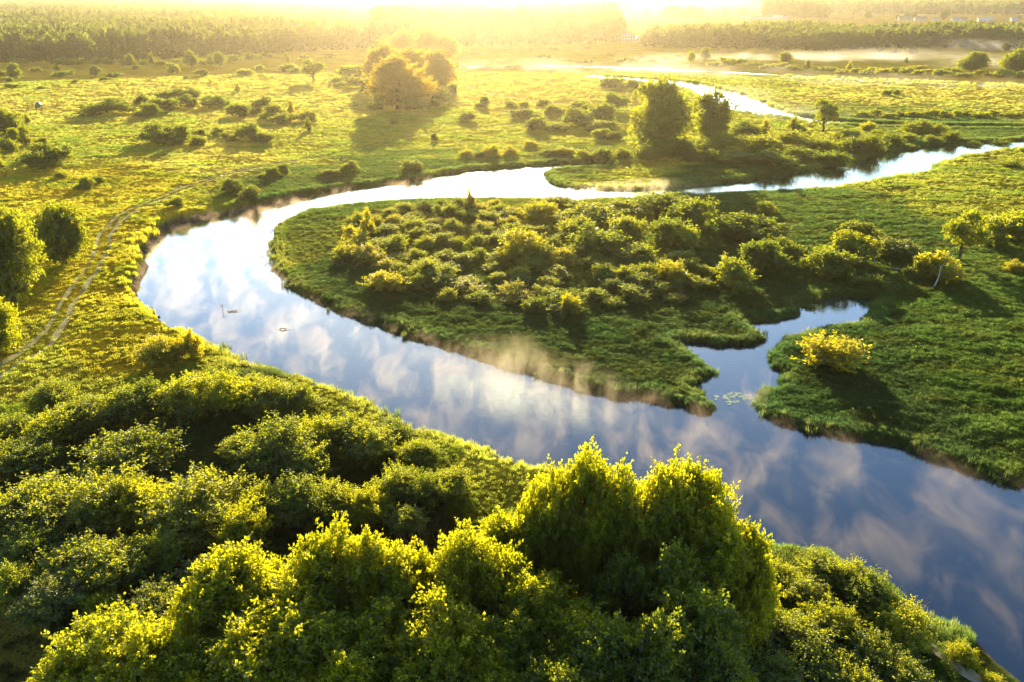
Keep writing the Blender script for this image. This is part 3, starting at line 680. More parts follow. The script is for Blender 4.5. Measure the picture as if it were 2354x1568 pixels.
for i, t in enumerate(CT): top_tree(*t, 'maple', 'maple', f"tall leafy tree, {ordinal(i, len(CT))} in the central stand before the river", "tall trees of the central stand before the river")
DT = [(1410,1425,9,7),(1520,1405,10,7),(1610,1340,10,7),(1480,1505,8,7),(1640,1480,8,6),(1570,1260,10,6),(1450,1270,9,6),(1290,1505,8,6)]
DT.sort()
for i, t in enumerate(DT): top_tree(*t, 'maple', 'willow', f"shaded dark green tree, {ordinal(i, len(DT))} below the central stand", "shaded trees below the central stand")
bushes([(1890,1335,114,72),(1935,1345,98,76),(1990,1385,114,88),(2060,1455,124,92),(2085,1480,70,70),(2212,1500,60,46,'maple'),(2285,1556,54,40,'maple'),(1740,1455,124,84),(1820,1485,134,84),(1900,1440,120,76),(2010,1525,114,84),(2060,1570,110,80),(2110,1590,90,66),(1790,1340,90,50),(1850,1380,100,60),(1760,1560,130,90),(1880,1560,130,90),(1960,1590,120,90)],
       "on the near point at lower right", "bushes on the near point at lower right", kind='nearshrub', mat='shrub', hz=2.0)

# bare brown bush
def bare_bush(name, w, h, n, seed, mat):
    r = random.Random(seed); mb = MB()
    def grow(p, d, l, rad, lev):
        e = p + d * l; m = p.lerp(e, .5) + Vector((r.uniform(-1,1), r.uniform(-1,1), r.uniform(-1,1))) * l * .06
        mb.tube([p, m, e], [rad, rad * .8, rad * .55], 4, False)
        if lev:
            for k in range(3 if lev > 1 else 4):
                nd = (d + Vector((r.uniform(-1,1), r.uniform(-1,1), r.uniform(-.3,.9))) * .65).normalized(); grow(p.lerp(e, r.uniform(.45, 1)), nd, l * r.uniform(.5, .8), rad * .5, lev - 1)
    for k in range(n):
        a = 2*pi*k/n; grow(Vector((cos(a)*.15, sin(a)*.15, -.1)), Vector((cos(a)*.75, sin(a)*.75, r.uniform(.7,1.3))).normalized(), h * .45, .05, 4)
    return mb.build(name, M[mat])
p = at(1000,1300,2.2); b = bare_bush("bare_bush", 5, 4.2, 9, 3, 'twig'); b.location = (p[0], p[1], zat(*p) - .1); tag(b, "leafless brown twiggy bush between the yellow trees and dark thicket", "bush")

# ------------------------------------------------------------------ instanced stuff (grass, distant woods)
def tuft(name, seed, n, spread, bend, wd, heads=0):
    r = np.random.default_rng(seed); V = []; F = []; lv = []
    for i in range(n):
        a = r.uniform(0, 2*pi); q = spread * r.uniform(0, 1)**.5; bx, by = cos(a)*q, sin(a)*q
        a2 = r.uniform(0, 2*pi); bd = bend * r.uniform(.3, 1.2); h = r.uniform(.55, 1.0); w = wd * r.uniform(.7, 1.3); sx, sy = -sin(a2)*w/2, cos(a2)*w/2
        o = len(V); mx, my = bx + cos(a2)*bd*.35, by + sin(a2)*bd*.35; tx, ty = bx + cos(a2)*bd, by + sin(a2)*bd
        tz = h * (1 - .35 * bd)
        V += [(bx-sx,by-sy,-.08),(bx+sx,by+sy,-.08),(mx+sx*.8,my+sy*.8,h*.6),(mx-sx*.8,my-sy*.8,h*.6),(tx,ty,tz)]
        F += [(o,o+1,o+2),(o,o+2,o+3),(o+3,o+2,o+4)]; v = r.uniform(0, 1); lv += [v]*5
    return mesh_np(name, V, F, {"lv": ('FLOAT', lv)})
def scatter(name, pos, rot, scl, vi, objs, col, mat, label, cat, kind='stuff'):
    me = bpy.data.meshes.new(name); n = len(pos)
    me.vertices.add(n); me.vertices.foreach_set("co", np.asarray(pos, np.float32).ravel())
    a = me.attributes.new("rot", 'FLOAT_VECTOR', 'POINT'); a.data.foreach_set("vector", np.asarray(rot, np.float32).ravel())
    a = me.attributes.new("scl", 'FLOAT_VECTOR', 'POINT'); a.data.foreach_set("vector", np.asarray(scl, np.float32).ravel())
    a = me.attributes.new("vi", 'INT', 'POINT'); a.data.foreach_set("value", np.asarray(vi, np.int32))
    a = me.attributes.new("gcol", 'FLOAT_COLOR', 'POINT'); a.data.foreach_set("color", np.concatenate([col, np.ones((n, 1))], 1).astype(np.float32).ravel())
    o = link(name, me); me.materials.append(mat)
    ng = bpy.data.node_groups.new(name, 'GeometryNodeTree')
    ng.interface.new_socket("Geometry", in_out='INPUT', socket_type='NodeSocketGeometry'); ng.interface.new_socket("Geometry", in_out='OUTPUT', socket_type='NodeSocketGeometry')
    gi = ng.nodes.new("NodeGroupInput"); go = ng.nodes.new("NodeGroupOutput"); ip = ng.nodes.new("GeometryNodeInstanceOnPoints")
    jn = ng.nodes.new("GeometryNodeJoinGeometry")
    for ob in reversed(objs):
        oi = ng.nodes.new("GeometryNodeObjectInfo"); oi.inputs[0].default_value = ob; oi.inputs[1].default_value = True
        ng.links.new(oi.outputs["Geometry"], jn.inputs[0])
    def na_(nm, tp):
        x = ng.nodes.new("GeometryNodeInputNamedAttribute"); x.data_type = tp; x.inputs[0].default_value = nm
        return [s for s in x.outputs if s.enabled and s.name == "Attribute"][0]
    ng.links.new(gi.outputs[0], ip.inputs["Points"]); ng.links.new(jn.outputs[0], ip.inputs["Instance"])
    ip.inputs["Pick Instance"].default_value = True
    ng.links.new(na_("vi", 'INT'), ip.inputs["Instance Index"]); 
    er = ng.nodes.new("FunctionNodeEulerToRotation"); ng.links.new(na_("rot", 'FLOAT_VECTOR'), er.inputs[0]); ng.links.new(er.outputs[0], ip.inputs["Rotation"])
    ng.links.new(na_("scl", 'FLOAT_VECTOR'), ip.inputs["Scale"]); ng.links.new(ip.outputs[0], go.inputs[0])
    md = o.modifiers.new("scatter", 'NODES'); md.node_group = ng
    return tag(o, label, cat, kind=kind)
def loose(name, me, mat):
    if not me.materials: me.materials.append(mat)
    return bpy.data.objects.new(name, me)

tufts = [loose("tuft", tuft("tuft", 500+i, 44 if i < 3 else 62, .62, [.35,.45,.55,.7,.8,.9][i], [.055,.05,.06,.05,.045,.05][i]), M['grass']) for i in range(6)]
def ring_points(r0, r1, dens, amax=R(37)):
    """random points with density dens(r) per square metre"""
    rr = np.linspace(r0, r1, 400); w = dens(rr) * rr * 2 * amax; cdf = np.r_[0, np.cumsum((w[1:] + w[:-1]) / 2 * np.diff(rr))]
    n = int(cdf[-1]); r = np.interp(rng.uniform(0, cdf[-1], n), cdf, rr); a = rng.uniform(-amax, amax, n)
    return r * np.sin(a), r * np.cos(a)
X, Y = ring_points(30, 520, lambda r: GRASS_K / (.36 + .0015 * r)**2)
D_ = river_d(X, Y); ld = np.minimum(line_d(X, Y, L1), line_d(X, Y, L2)); rut = np.abs(ld - 1.05) < .45 + .35 * (fbm(X / 2.5, Y / 2.5, 2, 61) - .5)
hbk, wbk = bank(X, Y)
rut &= rng.uniform(0, 1, len(X)) < .93
keep = (D_ > np.where(wbk > 1.4, -.35 - .5 * fbm(X / 1.5, Y / 1.5, 2, 33), .25)) & (~rut) & ~((D_ < wbk * 1.3) & (wbk < 1.05) & (rng.uniform(0, 1, len(X)) < .75))
pn = fbm(X / 5, Y / 3.2, 3, 90); c_ = zone_col(X, Y); lush = np.clip((c_[:,1] / (c_[:,0] + 1e-3) - 1.0) / .35, 0, 1)
keep &= rng.uniform(0, 1, len(X)) < np.maximum((.08 + .40 * sstep(.35, .65, pn)) * (1 - .55 * sstep(180, 420, np.hypot(X, Y))), lush * .9)
X, Y, D_, pn, ld, c_, lush = X[keep], Y[keep], D_[keep], pn[keep], ld[keep], c_[keep], lush[keep]
Z = base_height(X, Y, D_); r = np.hypot(X, Y)
edge = sstep(3.5, .5, D_)
s = (.36 + .0015 * r)
hh = s * (.26 + .26 * pn + .22 * lush + 1.2 * edge) * rng.uniform(.8, 1.2, len(X)); hh = np.where(ld < .8, hh * .5, hh)
ww = s * rng.uniform(.85, 1.25, len(X))
vi = np.where(rng.uniform(0, 1, len(X)) < lush, rng.integers(3, 6, len(X)), rng.integers(0, 3, len(X)))
rot = np.stack([rng.normal(0, .16, len(X)), rng.normal(0, .16, len(X)), rng.uniform(0, 6.28, len(X))], -1)
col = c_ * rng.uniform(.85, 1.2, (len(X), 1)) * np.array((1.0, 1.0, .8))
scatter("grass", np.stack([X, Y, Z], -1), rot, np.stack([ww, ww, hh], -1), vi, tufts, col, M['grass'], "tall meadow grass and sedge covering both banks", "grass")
print("tufts", len(X))
# reeds standing in the shallows of the soft banks
X, Y = ring_points(40, 300, lambda r: 1.6 + 0 * r); D_ = river_d(X, Y); hbk, wbk = bank(X, Y)
m = (D_ > -1.1) & (D_ < .9) & (wbk > 1.3) & (fbm(X / 4, Y / 4, 2, 77) > .46) & (rng.uniform(0, 1, len(X)) < .75 - .4 * (D_ < -.4)); X, Y, D_ = X[m], Y[m], D_[m]; k = len(X)
h_ = rng.uniform(.7, 1.5, k); w_ = rng.uniform(.35, .7, k)
scatter("reeds", np.stack([X, Y, np.maximum(base_height(X, Y, D_), -.1)], -1), np.stack([rng.normal(0, .12, k), rng.normal(0, .12, k), rng.uniform(0, 6.28, k)], -1), np.stack([w_, w_, h_], -1), rng.integers(0, 3, k), tufts,
        np.where(rng.uniform(0, 1, (k, 1)) < .5, np.array((.20,.22,.06)), np.array((.13,.19,.05))) * rng.uniform(.8, 1.2, (k, 1)), M['grass'], "thin reeds standing in the shallows along the soft banks", "reeds")
print("reeds", k)

# distant woods
def wood(name, front, back, spacing, label, hts=(15, 21), gapseed=1, edge_label=None, edge_group=None, edge_step=11, zoff=1.4, maxn=60):
    F_ = at(*zip(*front), z=1.5); B_ = at(*zip(*back), z=1.5)
    P = np.concatenate([F_, B_[::-1]]); PL = [tuple(p) for p in P]
    lo, hi = P.min(0), P.max(0); area = (hi[0]-lo[0]) * (hi[1]-lo[1]); n = min(int(area / spacing**2), 90000)
    x = rng.uniform(lo[0], hi[0], n); y = rng.uniform(lo[1], hi[1], n)
    m = sdist_poly(x, y, P) < -3
    rr = np.hypot(x, y); pk = np.clip((900 / rr)**1.2, .12, 1); m &= rng.uniform(0, 1, n) < pk
    x, y, rr = x[m], y[m], rr[m]; k = len(x)
    h = rng.uniform(hts[0], hts[1], k) * (.8 + .45 * vnoise(x / 60, y / 60, gapseed)); w = rng.uniform(8, 13, k) * np.clip((rr / 900)**.6, 1, 2.4)
    zz = 1.3 + sstep(1200, 9000, rr) * 14
    vi = rng.integers(0, 5, k)
    sc = [loose("wood_tree", WOODM[i], M['pine']) for i in range(5)]
    scatter(name, np.stack([x, y, zz], -1), np.stack([np.zeros(k), np.zeros(k), rng.uniform(0, 6.28, k)], -1), np.stack([w, w, h], -1), vi, sc, np.full((k, 3), .1), M['pine'], label, "wood")
    # the trees of the front edge stand for themselves
    if edge_label:
        s = np.r_[0, np.cumsum(np.hypot(*np.diff(F_, axis=0).T))]; ne = min(maxn, int(s[-1] / edge_step))
        for i in range(ne):
            t = (i + random.uniform(.2, .8)) / ne * s[-1]; ex = np.interp(t, s, F_[:,0]); ey = np.interp(t, s, F_[:,1]) + random.uniform(-4, 6)
            put_tree("tree", 'wood', 'pine', ex, ey, random.uniform(9, 14), random.uniform(*hts) * (.75 + .4 * float(vnoise(np.array([ex/50]), np.array([0.]), gapseed)[0])), edge_label, edge_group)
    print(name, k)
WOODM = [crown_mesh("wood_tree", 600+i, tree_lobes(600+i, 12, .03, 1., .52 if i < 4 else .40, 0 if i < 4 else 1), 110, 6, .10, .17, .12, .5, 0, .5, core=6, cs=1.5) for i in range(5)]
wood("left_wood", [(-120,142),(60,142),(200,140),(320,138),(420,130),(520,124),(640,120),(740,114),(850,108)], [(-300,12),(300,10),(700,9),(900,10)], 8.5, "hazy mixed wood stretching to the left horizon", (9, 19), 3,
     "yellow-topped tree in the front edge of the hazy left wood", "trees along the front edge of the left wood", 9, maxn=55)
wood("middle_wood", [(850,110),(1000,106),(1100,102),(1200,101),(1300,99),(1380,96),(1434,93)], [(860,45),(1100,46),(1300,50),(1420,60)], 7.5, "dark wood glowing orange below the sun", (17, 26), 5,
     "tall tree in the front edge of the orange-glowing middle wood", "trees along the front edge of the middle wood", 9, maxn=45)
wood("right_wood", [(1476,106),(1560,109),(1700,110),(1870,114),(2000,110),(2150,107),(2460,107)], [(1490,96),(1560,92),(1700,89),(2000,88),(2460,88)], 6.5, "broad green wood across the right background", (10, 15), 7,
     "leafy tree in the front edge of the right background wood", "trees along the front edge of the right wood", 9, maxn=60)
wood("far_wood", [(1830,31),(1950,32),(2100,34),(2460,36)], [(1700,6),(1900,5),(2460,4)], 16, "pale hazy wood on the right horizon", (20, 26), 9)
wood("horizon_wood", [(1380,32),(1420,31),(1445,33)], [(1300,14),(1360,15),(1440,18)], 12, "faint wood lost in glare right of the sun", (22, 28), 11)
wood("field_grove", [(1750,41.5),(1800,42),(1860,42),(1905,41)], [(1752,38.5),(1800,38),(1860,38),(1900,38.5)], 6, "long hazy grove standing in the far fields", (24, 29), 13)
wood("glare_grove", [(1522,42.5),(1560,43),(1614,42.5)], [(1524,39.5),(1560,39),(1612,39.5)], 6, "small pale grove in the fields right of the sun", (17, 22), 15)
for i, t in enumerate([(1484,34,18,15),(1520,33,10,8),(1545,33,18,14),(1585,32,20,12),(1665,36,14,16),(1703,36,16,17),(1992,44,17,19),(2062,42,9,9),(2085,43,16,17),(2100,43,14,15),(2168,45,19,22),(2340,45,14,9)]):
    tree_at(*t, 'oak', 'pine', f"tiny hazy tree, {ordinal(i, 12)} of those standing singly on the far fields", "single trees on the far fields", z=1.4)
# ------------------------------------------------------------------ draped strips: wheel tracks, bare sand
LR = np.log(radii)
def gz(x, y):
    """height of the built ground sheet"""
    x = np.asarray(x, float); y = np.asarray(y, float)
    r = np.hypot(x, y); a = np.arctan2(x, y)
    fi = np.interp(np.log(r), LR, np.arange(len(radii))); fj = (a + R(52)) / (2 * R(52)) * (na - 1)
    i = np.clip(fi.astype(int), 0, nr - 2); j = np.clip(fj.astype(int), 0, na - 2); u = fi - i; v = fj - j
    return GZ[i,j]*(1-u)*(1-v) + GZ[i+1,j]*u*(1-v) + GZ[i,j+1]*(1-u)*v + GZ[i+1,j+1]*u*v
def strip(L, off, width, nw, lift, seed, jag=.12):
    T = np.gradient(L, axis=0); T /= np.linalg.norm(T, axis=1, keepdims=True); Nn = np.stack([T[:,1], -T[:,0]], -1)
    k = np.linspace(-.5, .5, nw); s = np.arange(len(L))
    wv = width * (1 + jag * 2 * (vnoise(s / 7., s * 0 + seed, seed) - .5)); cv = off + jag * (vnoise(s / 11., s * 0 + 3., seed + 5) - .5) * 2
    P = L[:, None] + Nn[:, None] * (cv[:, None] + k * wv[:, None])[..., None]
    z = gz(P[...,0], P[...,1]) + lift - .05 * (np.abs(k) * 2)**3
    V = np.concatenate([P, z[..., None]], -1).reshape(-1, 3); ii = np.arange(len(L) * nw).reshape(len(L), nw)
    F = np.stack([ii[:-1,:-1], ii[:-1,1:], ii[1:,1:], ii[1:,:-1]], -1).reshape(-1, 4)
    return V, F
def dense(L, step):
    s = np.r_[0, np.cumsum(np.hypot(*np.diff(L, axis=0).T))]; t = np.arange(0, s[-1], step)
    return np.stack([np.interp(t, s, L[:,0]), np.interp(t, s, L[:,1])], -1)
for L, nm in ((L1, "dirt_track"), (L2, "dirt_track")):
    D0 = dense(L, .5); Va, Fa = strip(D0, -1.05, .8, 5, .045, 3, .3); Vb, Fb = strip(D0, 1.05, .8, 5, .045, 8, .3)
    o = link(nm, mesh_np(nm, np.concatenate([Va, Vb]), np.concatenate([Fa, Fb + len(Va)]), smooth=True), M['dirt']); tag(o, kind='structure')
SL = smooth_line([(2118,1472),(2150,1488),(2185,1507),(2225,1535),(2262,1562),(2300,1592)], 60)
Vs, Fs = strip(dense(SL, .3), 0, 1.5, 9, .12, 4, .25); tag(link("sand_bank", mesh_np("sand_bank", Vs, Fs, smooth=True), M['sand']), kind='structure')
ML = smooth_line([(668,508),(650,522),(634,538),(626,552),(624,570)], 40)
Vs, Fs = strip(dense(ML, .3), .3, 2.2, 9, .06, 6, .25); tag(link("mud_bank", mesh_np("mud_bank", Vs, Fs, smooth=True), simple_mat("wet_mud", (.10,.07,.05), .6, .3, 1.0)), kind='structure')

# ------------------------------------------------------------------ things in the river
M['wet'] = simple_mat("wet_driftwood", (.09,.06,.04), .6, .4, 6)
def limb(mb, pts, r0, r1, n=7): mb.tube(pts, [r0 + (r1 - r0) * i / (len(pts) - 1) for i in range(len(pts))], n)
p = at(512, 716, 0); mb = MB()
limb(mb, [(0,0,-.4),(.05,0,.35),(-.02,.05,.8),(.10,.02,1.15)], .07, .03); limb(mb, [(-.02,.05,.75),(-.3,.1,1.05),(-.42,.0,1.2)], .04, .015); limb(mb, [(.0,.02,.6),(.3,.1,.85)], .035, .012)
limb(mb, [(-.02,.05,.9),(-.1,.25,1.2)], .03, .01)
o = mb.build("driftwood_snag", M['wet'], smooth=True); o.location = (p[0], p[1], 0); tag(o, "thin forked snag standing upright in the river's left bend", "driftwood")
p = at(536, 717, 0); mb = MB()
limb(mb, [(-1.05,-.25,-.12),(-.6,-.05,.08),(0,.1,.16),(.5,.12,.14),(.85,.0,.04),(1.0,-.25,-.15)], .16, .06); limb(mb, [(-.7,-.1,.06),(-1.1,.15,.16),(-1.35,.1,.0)], .08, .02)
limb(mb, [(.1,.1,.14),(.6,.45,.25),(1.3,.7,.2),(1.7,.8,.1)], .06, .012); limb(mb, [(-.4,0,.1),(-.75,-.35,.2),(-1.0,-.5,-.1)], .07, .02); limb(mb, [(-.2,.06,.14),(-.5,.4,.3)], .05, .015)
o = mb.build("driftwood_log", M['wet'], smooth=True); o.scale = (.75, .75, .75); o.location = (p[0], p[1], 0); tag(o, "dark arched log poking out of the water beside the forked snag", "driftwood")
p = at(650, 758, 0); mb = MB()
limb(mb, [(-.55,0,-.1),(-.3,.05,.18),(0,.05,.24),(.3,0,.1),(.55,-.05,-.08)], .13, .05); limb(mb, [(.1,.05,.18),(.7,.0,.14),(1.05,-.1,.02)], .05, .015)
o = mb.build("driftwood_stump", M['wet'], smooth=True); o.location = (p[0], p[1], 0); tag(o, "small lone stump afloat downstream of the dark arched log", "driftwood")
p = at(357, 725, .2); mb = MB()
limb(mb, [(-.5,.5,.5),(-.42,.35,1.1),(-.48,.3,1.5)], .11, .07); limb(mb, [(-.42,.38,.75),(0,.05,.45),(.5,-.25,.2),(.85,-.4,.12)], .14, .10); limb(mb, [(.4,-.2,.22),(.8,-.1,.3)], .09, .03)
o = mb.build("driftwood_stump", M['wet'], smooth=True); o.location = (p[0], p[1], -.1); tag(o, "bent brown stump at the foot of the left sandy bank", "driftwood")
for (px, py, lb, sd_) in [(612,590,"drowned twig tangle in the water off the island's left side",1),(618,607,"lower drowned twig tangle beside the island's left side",2),(628,530,"bare twigs sticking up at the muddy island tip",3)]:
    r = random.Random(sd_); mb = MB(); p = at(px, py, 0)
    for k in range(11):
        a = r.uniform(0, 6.28); l = r.uniform(.5, 1.3); b = Vector((r.uniform(-.8,.8), r.uniform(-.5,.5), -.1)); hgt = r.uniform(.15,.7)
        limb(mb, [b, b + Vector((cos(a)*l*.5, sin(a)*l*.4, hgt)), b + Vector((cos(a)*l, sin(a)*l*.8, hgt * r.uniform(-.1,.9)))], .035, .01, 5)
    o = mb.build("twig_tangle", M['wet'], smooth=True); o.location = (p[0], p[1], 0); tag(o, lb, "twigs")
# water-lily leaves
M['lily'] = simple_mat("lily_leaf", (.20,.30,.20), .35, .2, 4, spec=.6)
def lily_mesh(seed):
    r = np.random.default_rng(seed); n = 22; V = [(0, 0, .012)]
    for i in range(n + 1):
        a = .25 + (2*pi - .5) * i / n; q = .5 * (1 + .05 * sin(3*a + seed)); V.append((cos(a)*q, sin(a)*q * .85, .012 + .02 * (r.uniform() - .3)))
    me = bpy.data.meshes.new("lily_pad"); me.from_pydata(V, [], [(0, i, i + 1) for i in range(1, n + 1)]); me.update(); me.materials.append(M['lily']); return me
LM = [lily_mesh(i) for i in range(3)]
lz = [(515,680),(500,775),(800,660),(740,725),(780,710),(815,740),(850,735),(905,780),(845,840),(920,920),(1065,865),(1160,835),(945,840),(920,610),(1005,570),(1135,615),(1115,655),(1060,650),(960,690),(1020,695),(1250,588),(1270,690),(1330,675),(1405,680),(1365,718),(1430,742),(1530,750),(1635,733),(1375,785),(1580,650),(1430,632),(1030,700),(880,760),(1110,565)]
for i, (zx, zy) in enumerate(lz):
    p = at((2800 + zx * 300 / 2352) * .57449, (1500 + zy * 300 / 2352) * .57449, 0)
    o = bpy.data.objects.new("lily_pad", LM[i % 3]); COL.objects.link(o); s_ = random.uniform(.42, .75); o.location = (p[0], p[1], .01 + .001 * (i % 7)); o.scale = (s_, s_, 1); o.rotation_euler.z = random.uniform(0, 6.28)
    tag(o, "pale round lily leaf floating where the backwater meets the river", "lily pad", "lily pads at the mouth of the backwater")

# bare pale trunks on the right bank
def dead_trunk(px, py, hpx, label, lean, twigs):
    p = at(px, py, .9); h = hpx * depth_of(p) / FPX; mb = MB()
    P = [Vector((lean * h * (t**1.3) + .06*h*sin(4*t), 0, h * t)) for t in [0, .2, .4, .6, .8, 1]]
    mb.tube(P, [.14, .12, .105, .085, .065, .04], 8)
    b = mb.build("dead_trunk", M['palebark'], smooth=True); b.location = (p[0], p[1], zat(*p) - .1)
    if twigs:
        tb = MB(); tb.tube([P[4], P[4] + Vector((.35, .1, .6)), P[4] + Vector((.55, .1, 1.3))], [.05, .035, .012], 6); tb.tube([P[3], P[3] + Vector((.5, -.1, .5))], [.04, .012], 6)
        tb.build("branch", M['palebark'], b, True)
    tag(b, label, "dead trunk")
dead_trunk(2144, 661, 56, "tall bare white trunk leaning before the golden-topped bush", .17, True)
dead_trunk(2010, 606, 17, "short bent white stump under the dark upright bush", -.2, False)
p = at(2083, 628, .9); mb = MB(); limb(mb, [(-3,.8,.9),(-1.2,.3,.75),(.6,0,.5),(2.6,-.4,.2)], .05, .09); limb(mb, [(-.8,.25,.7),(-1.4,.3,1.2)], .04, .015)
o = mb.build("fallen_branch", M['palebark'], smooth=True); o.location = (p[0], p[1], zat(*p)); tag(o, "fallen grey branch lying left of the golden-topped bush", "branch")
p = at(2105, 1430, 1.8); mb = MB(); r = random.Random(4)
for k in range(5):
    limb(mb, [(0,0,0),(.5+.15*k,.25*k,.9),(1.2+.35*k,.5*k-.4,1.9+.2*r.random())], .03, .008, 5)
o = mb.build("dry_stalks", M['twig'], smooth=True); o.location = (p[0] - .8, p[1], zat(*p)); tag(o, "bare dry stalks poking from the lower right bushes", "stalks")

# ------------------------------------------------------------------ green tank trailer on the meadow
M['tank'] = simple_mat("green_tank_paint", (.07,.17,.13), .5, .2, 2); M['steel'] = simple_mat("dull_steel", (.35,.34,.32), .5, .25, 3, .6); M['rubber'] = simple_mat("tyre_rubber", (.03,.03,.03), .9, .2, 5)
p = at(90.5, 250, 1.7); T = empty("tank_trailer", (p[0], p[1], zat(*p)), R(10)); tag(T, "small green tank trailer on two wheels on the sunlit meadow", "trailer")
def lathe_y(prof, n=24):
    V = []; F = []
    for y, r_ in prof: V += [(r_*cos(2*pi*k/n), y, r_*sin(2*pi*k/n)) for k in range(n)]
    for i in range(len(prof)-1): F += [(i*n+k, i*n+(k+1)%n, (i+1)*n+(k+1)%n, (i+1)*n+k) for k in range(n)]
    return V, F
mb = MB(); mb.add(*lathe_y([(-1.9,.02),(-1.85,.5),(-1.65,.82),(-1.4,.95),(1.4,.95),(1.65,.82),(1.85,.5),(1.9,.02)])); o = mb.build("tank", M['tank'], T, True); o.location = (0, 0, 1.65)
mb = MB(); mb.tube([(0,-.4,2.55),(0,-.4,2.85)], .3, 16); mb.build("hatch", M['steel'], T)
mb = MB(); mb.box(-.45,.45,-1.7,1.7,.62,.76); mb.tube([(-1.1,0,.55),(1.1,0,.55)], .08, 8); mb.tube([(-.4,1.7,.68),(0,3.0,.55)], .06, 6); mb.tube([(.4,1.7,.68),(0,3.0,.55)], .06, 6); mb.build("chassis", M['steel'], T)
for sx in (-1, 1):
    n = 24; V = []; F = []; prof = [(.18,.34),(.30,.36),(.34,.46),(.30,.55),(.18,.56),(-.18+.36,.34)]
    mb = MB(); V = []; pr = [(-.16,.34),(-.17,.50),(-.10,.56),(.10,.56),(.17,.50),(.16,.34)]
    for x_, r_ in pr: V += [(x_, r_*cos(2*pi*k/n), r_*sin(2*pi*k/n)) for k in range(n)]
    F = [(i*n+k, i*n+(k+1)%n, ((i+1)%6)*n+(k+1)%n, ((i+1)%6)*n+k) for i in range(6) for k in range(n)]
    mb.add(V, F); w = mb.build("wheel", M['rubber'], T, True); w.location = (sx * 1.2, 0, .56); w.rotation_euler.y = sx * .12
    mb = MB(); mb.tube([(-.1,0,0),(.1,0,0)], .345, 20); mb.build("rim", M['steel'], w)

# ------------------------------------------------------------------ buildings
M['wallpale'] = simple_mat("pale_plaster", (.62,.58,.52), .9, .1, .4); M['roofgrey'] = simple_mat("grey_roof_sheet", (.30,.28,.30), .6, .15, .6); M['roofred'] = simple_mat("brown_roof", (.30,.20,.15), .8, .2, .6)
M['glass'] = simple_mat("window_glass", (.10,.12,.15), .15, .2, 2, spec=.9); M['doorwood'] = simple_mat("brown_door", (.25,.15,.09), .7, .2, 2); M['white'] = simple_mat("white_paint", (.50,.49,.46), .7, .08, .4)
def gable(mb, w, d, h0, h1, ov=.4, hip=0.):
    x, y = w/2 + ov, d/2 + ov; k = w/2 - hip if hip else x
    mb.add([(-x,-y,h0),(x,-y,h0),(x,y,h0),(-x,y,h0),(-k,0,h1),(k,0,h1)], [(0,1,5,4),(2,3,4,5),(1,2,5),(3,0,4),(0,3,2,1)])
def building(name, px, py, wpx, hwall, hroof, dep, label, rz=0, hip=0, roof='roofgrey', wall='wallpale', nwin=4, floors=1, cat="house", door=True, group=None):
    p = at(px, py, 1.5); w = wpx * depth_of(p) / FPX; T = empty(name, (p[0], p[1], gz(p[0], p[1]) - .2), rz); tag(T, label, cat, group)
    mb = MB(); mb.box(-w/2, w/2, -dep/2, dep/2, -.5, hwall)
    mb.add([(-w/2,-dep/2,hwall),(-w/2,dep/2,hwall),(-w/2,0,hwall + (hroof-.35)*(0 if hip else 1))], [(0,1,2)]); mb.add([(w/2,-dep/2,hwall),(w/2,dep/2,hwall),(w/2,0,hwall + (hroof-.35)*(0 if hip else 1))], [(0,2,1)])
    mb.build("wall", M[wall], T)
    mb = MB(); gable(mb, w, dep, hwall + .02, hwall + hroof, .5, hip); rf = mb.build("roof", M[roof], T)
    if nwin:
        fh = hwall / floors
        for f in range(floors):
            for i in range(nwin):
                if door and f == 0 and i == nwin // 2: 
                    cx = (i + .5) / nwin * w - w/2; mb = MB(); mb.box(cx-.5, cx+.5, -dep/2-.06, -dep/2+.05, .1, 2.2); mb.build("door", M['doorwood'], T); continue
                cx = (i + .5) / nwin * w - w/2; z0 = f * fh + fh * .35
                mb = MB(); mb.box(cx-.65, cx+.65, -dep/2-.05, -dep/2+.05, z0, z0 + 1.35); wn = mb.build("window", M['glass'], T)
                mb = MB()
                for a, b_, c_, e_ in ((-.75,.75,-.12,0),(-.75,.75,1.35,1.45),(-.75,-.65,0,1.35),(.65,.75,0,1.35),(-.04,.04,0,1.35)): mb.box(cx+a, cx+b_, -dep/2-.09, -dep/2-.052, z0+c_, z0+e_)
                mb.build("frame", M['white'], wn)
    return T
hs = building("house", 1441, 93.5, 32, 5.6, 3.2, 11, "pale two-storey house with hipped grey roof beside the woods", R(6), 6, 'roofgrey', 'wallpale', 5, 2)
p = at(1466, 93, 1.5); mb = MB(); 
building("annex_house", 1467, 93, 14, 3.0, 2.4, 8, "low grey-roofed outbuilding touching the pale two-storey house's right side", R(6), 2, 'roofgrey', 'wallpale', 2, 1, "outbuilding")
building("farm_house", 1710, 42.5, 14, 5.5, 4.0, 9, "pale farmhouse left of the long barn in far fields", R(-4), 0, 'roofred', 'white', 3, 2)
building("barn", 1747, 43.5, 54, 3.4, 3.2, 13, "long low barn with brown roof and white wall in far fields", R(-3), 0, 'roofred', 'white', 9, 1, "barn")
building("barn", 1786, 44, 22, 4.0, 3.6, 13, "white gabled barn at the right end of the long barn", R(-20), 0, 'white', 'white', 1, 1, "barn")
building("shed", 1806, 44, 8, 5.0, 1.0, 6, "small square white shed right of the white gabled barn", 0, 0, 'white', 'white', 1, 1, "shed", False)
VH = [(2070,46,10),(2086,46.5,12),(2108,46,13),(2123,46.5,9),(2150,47,12),(2195,48.5,15),(2213,47.5,13),(2254,49,14),(2270,48.5,18),(2330,48,14)]
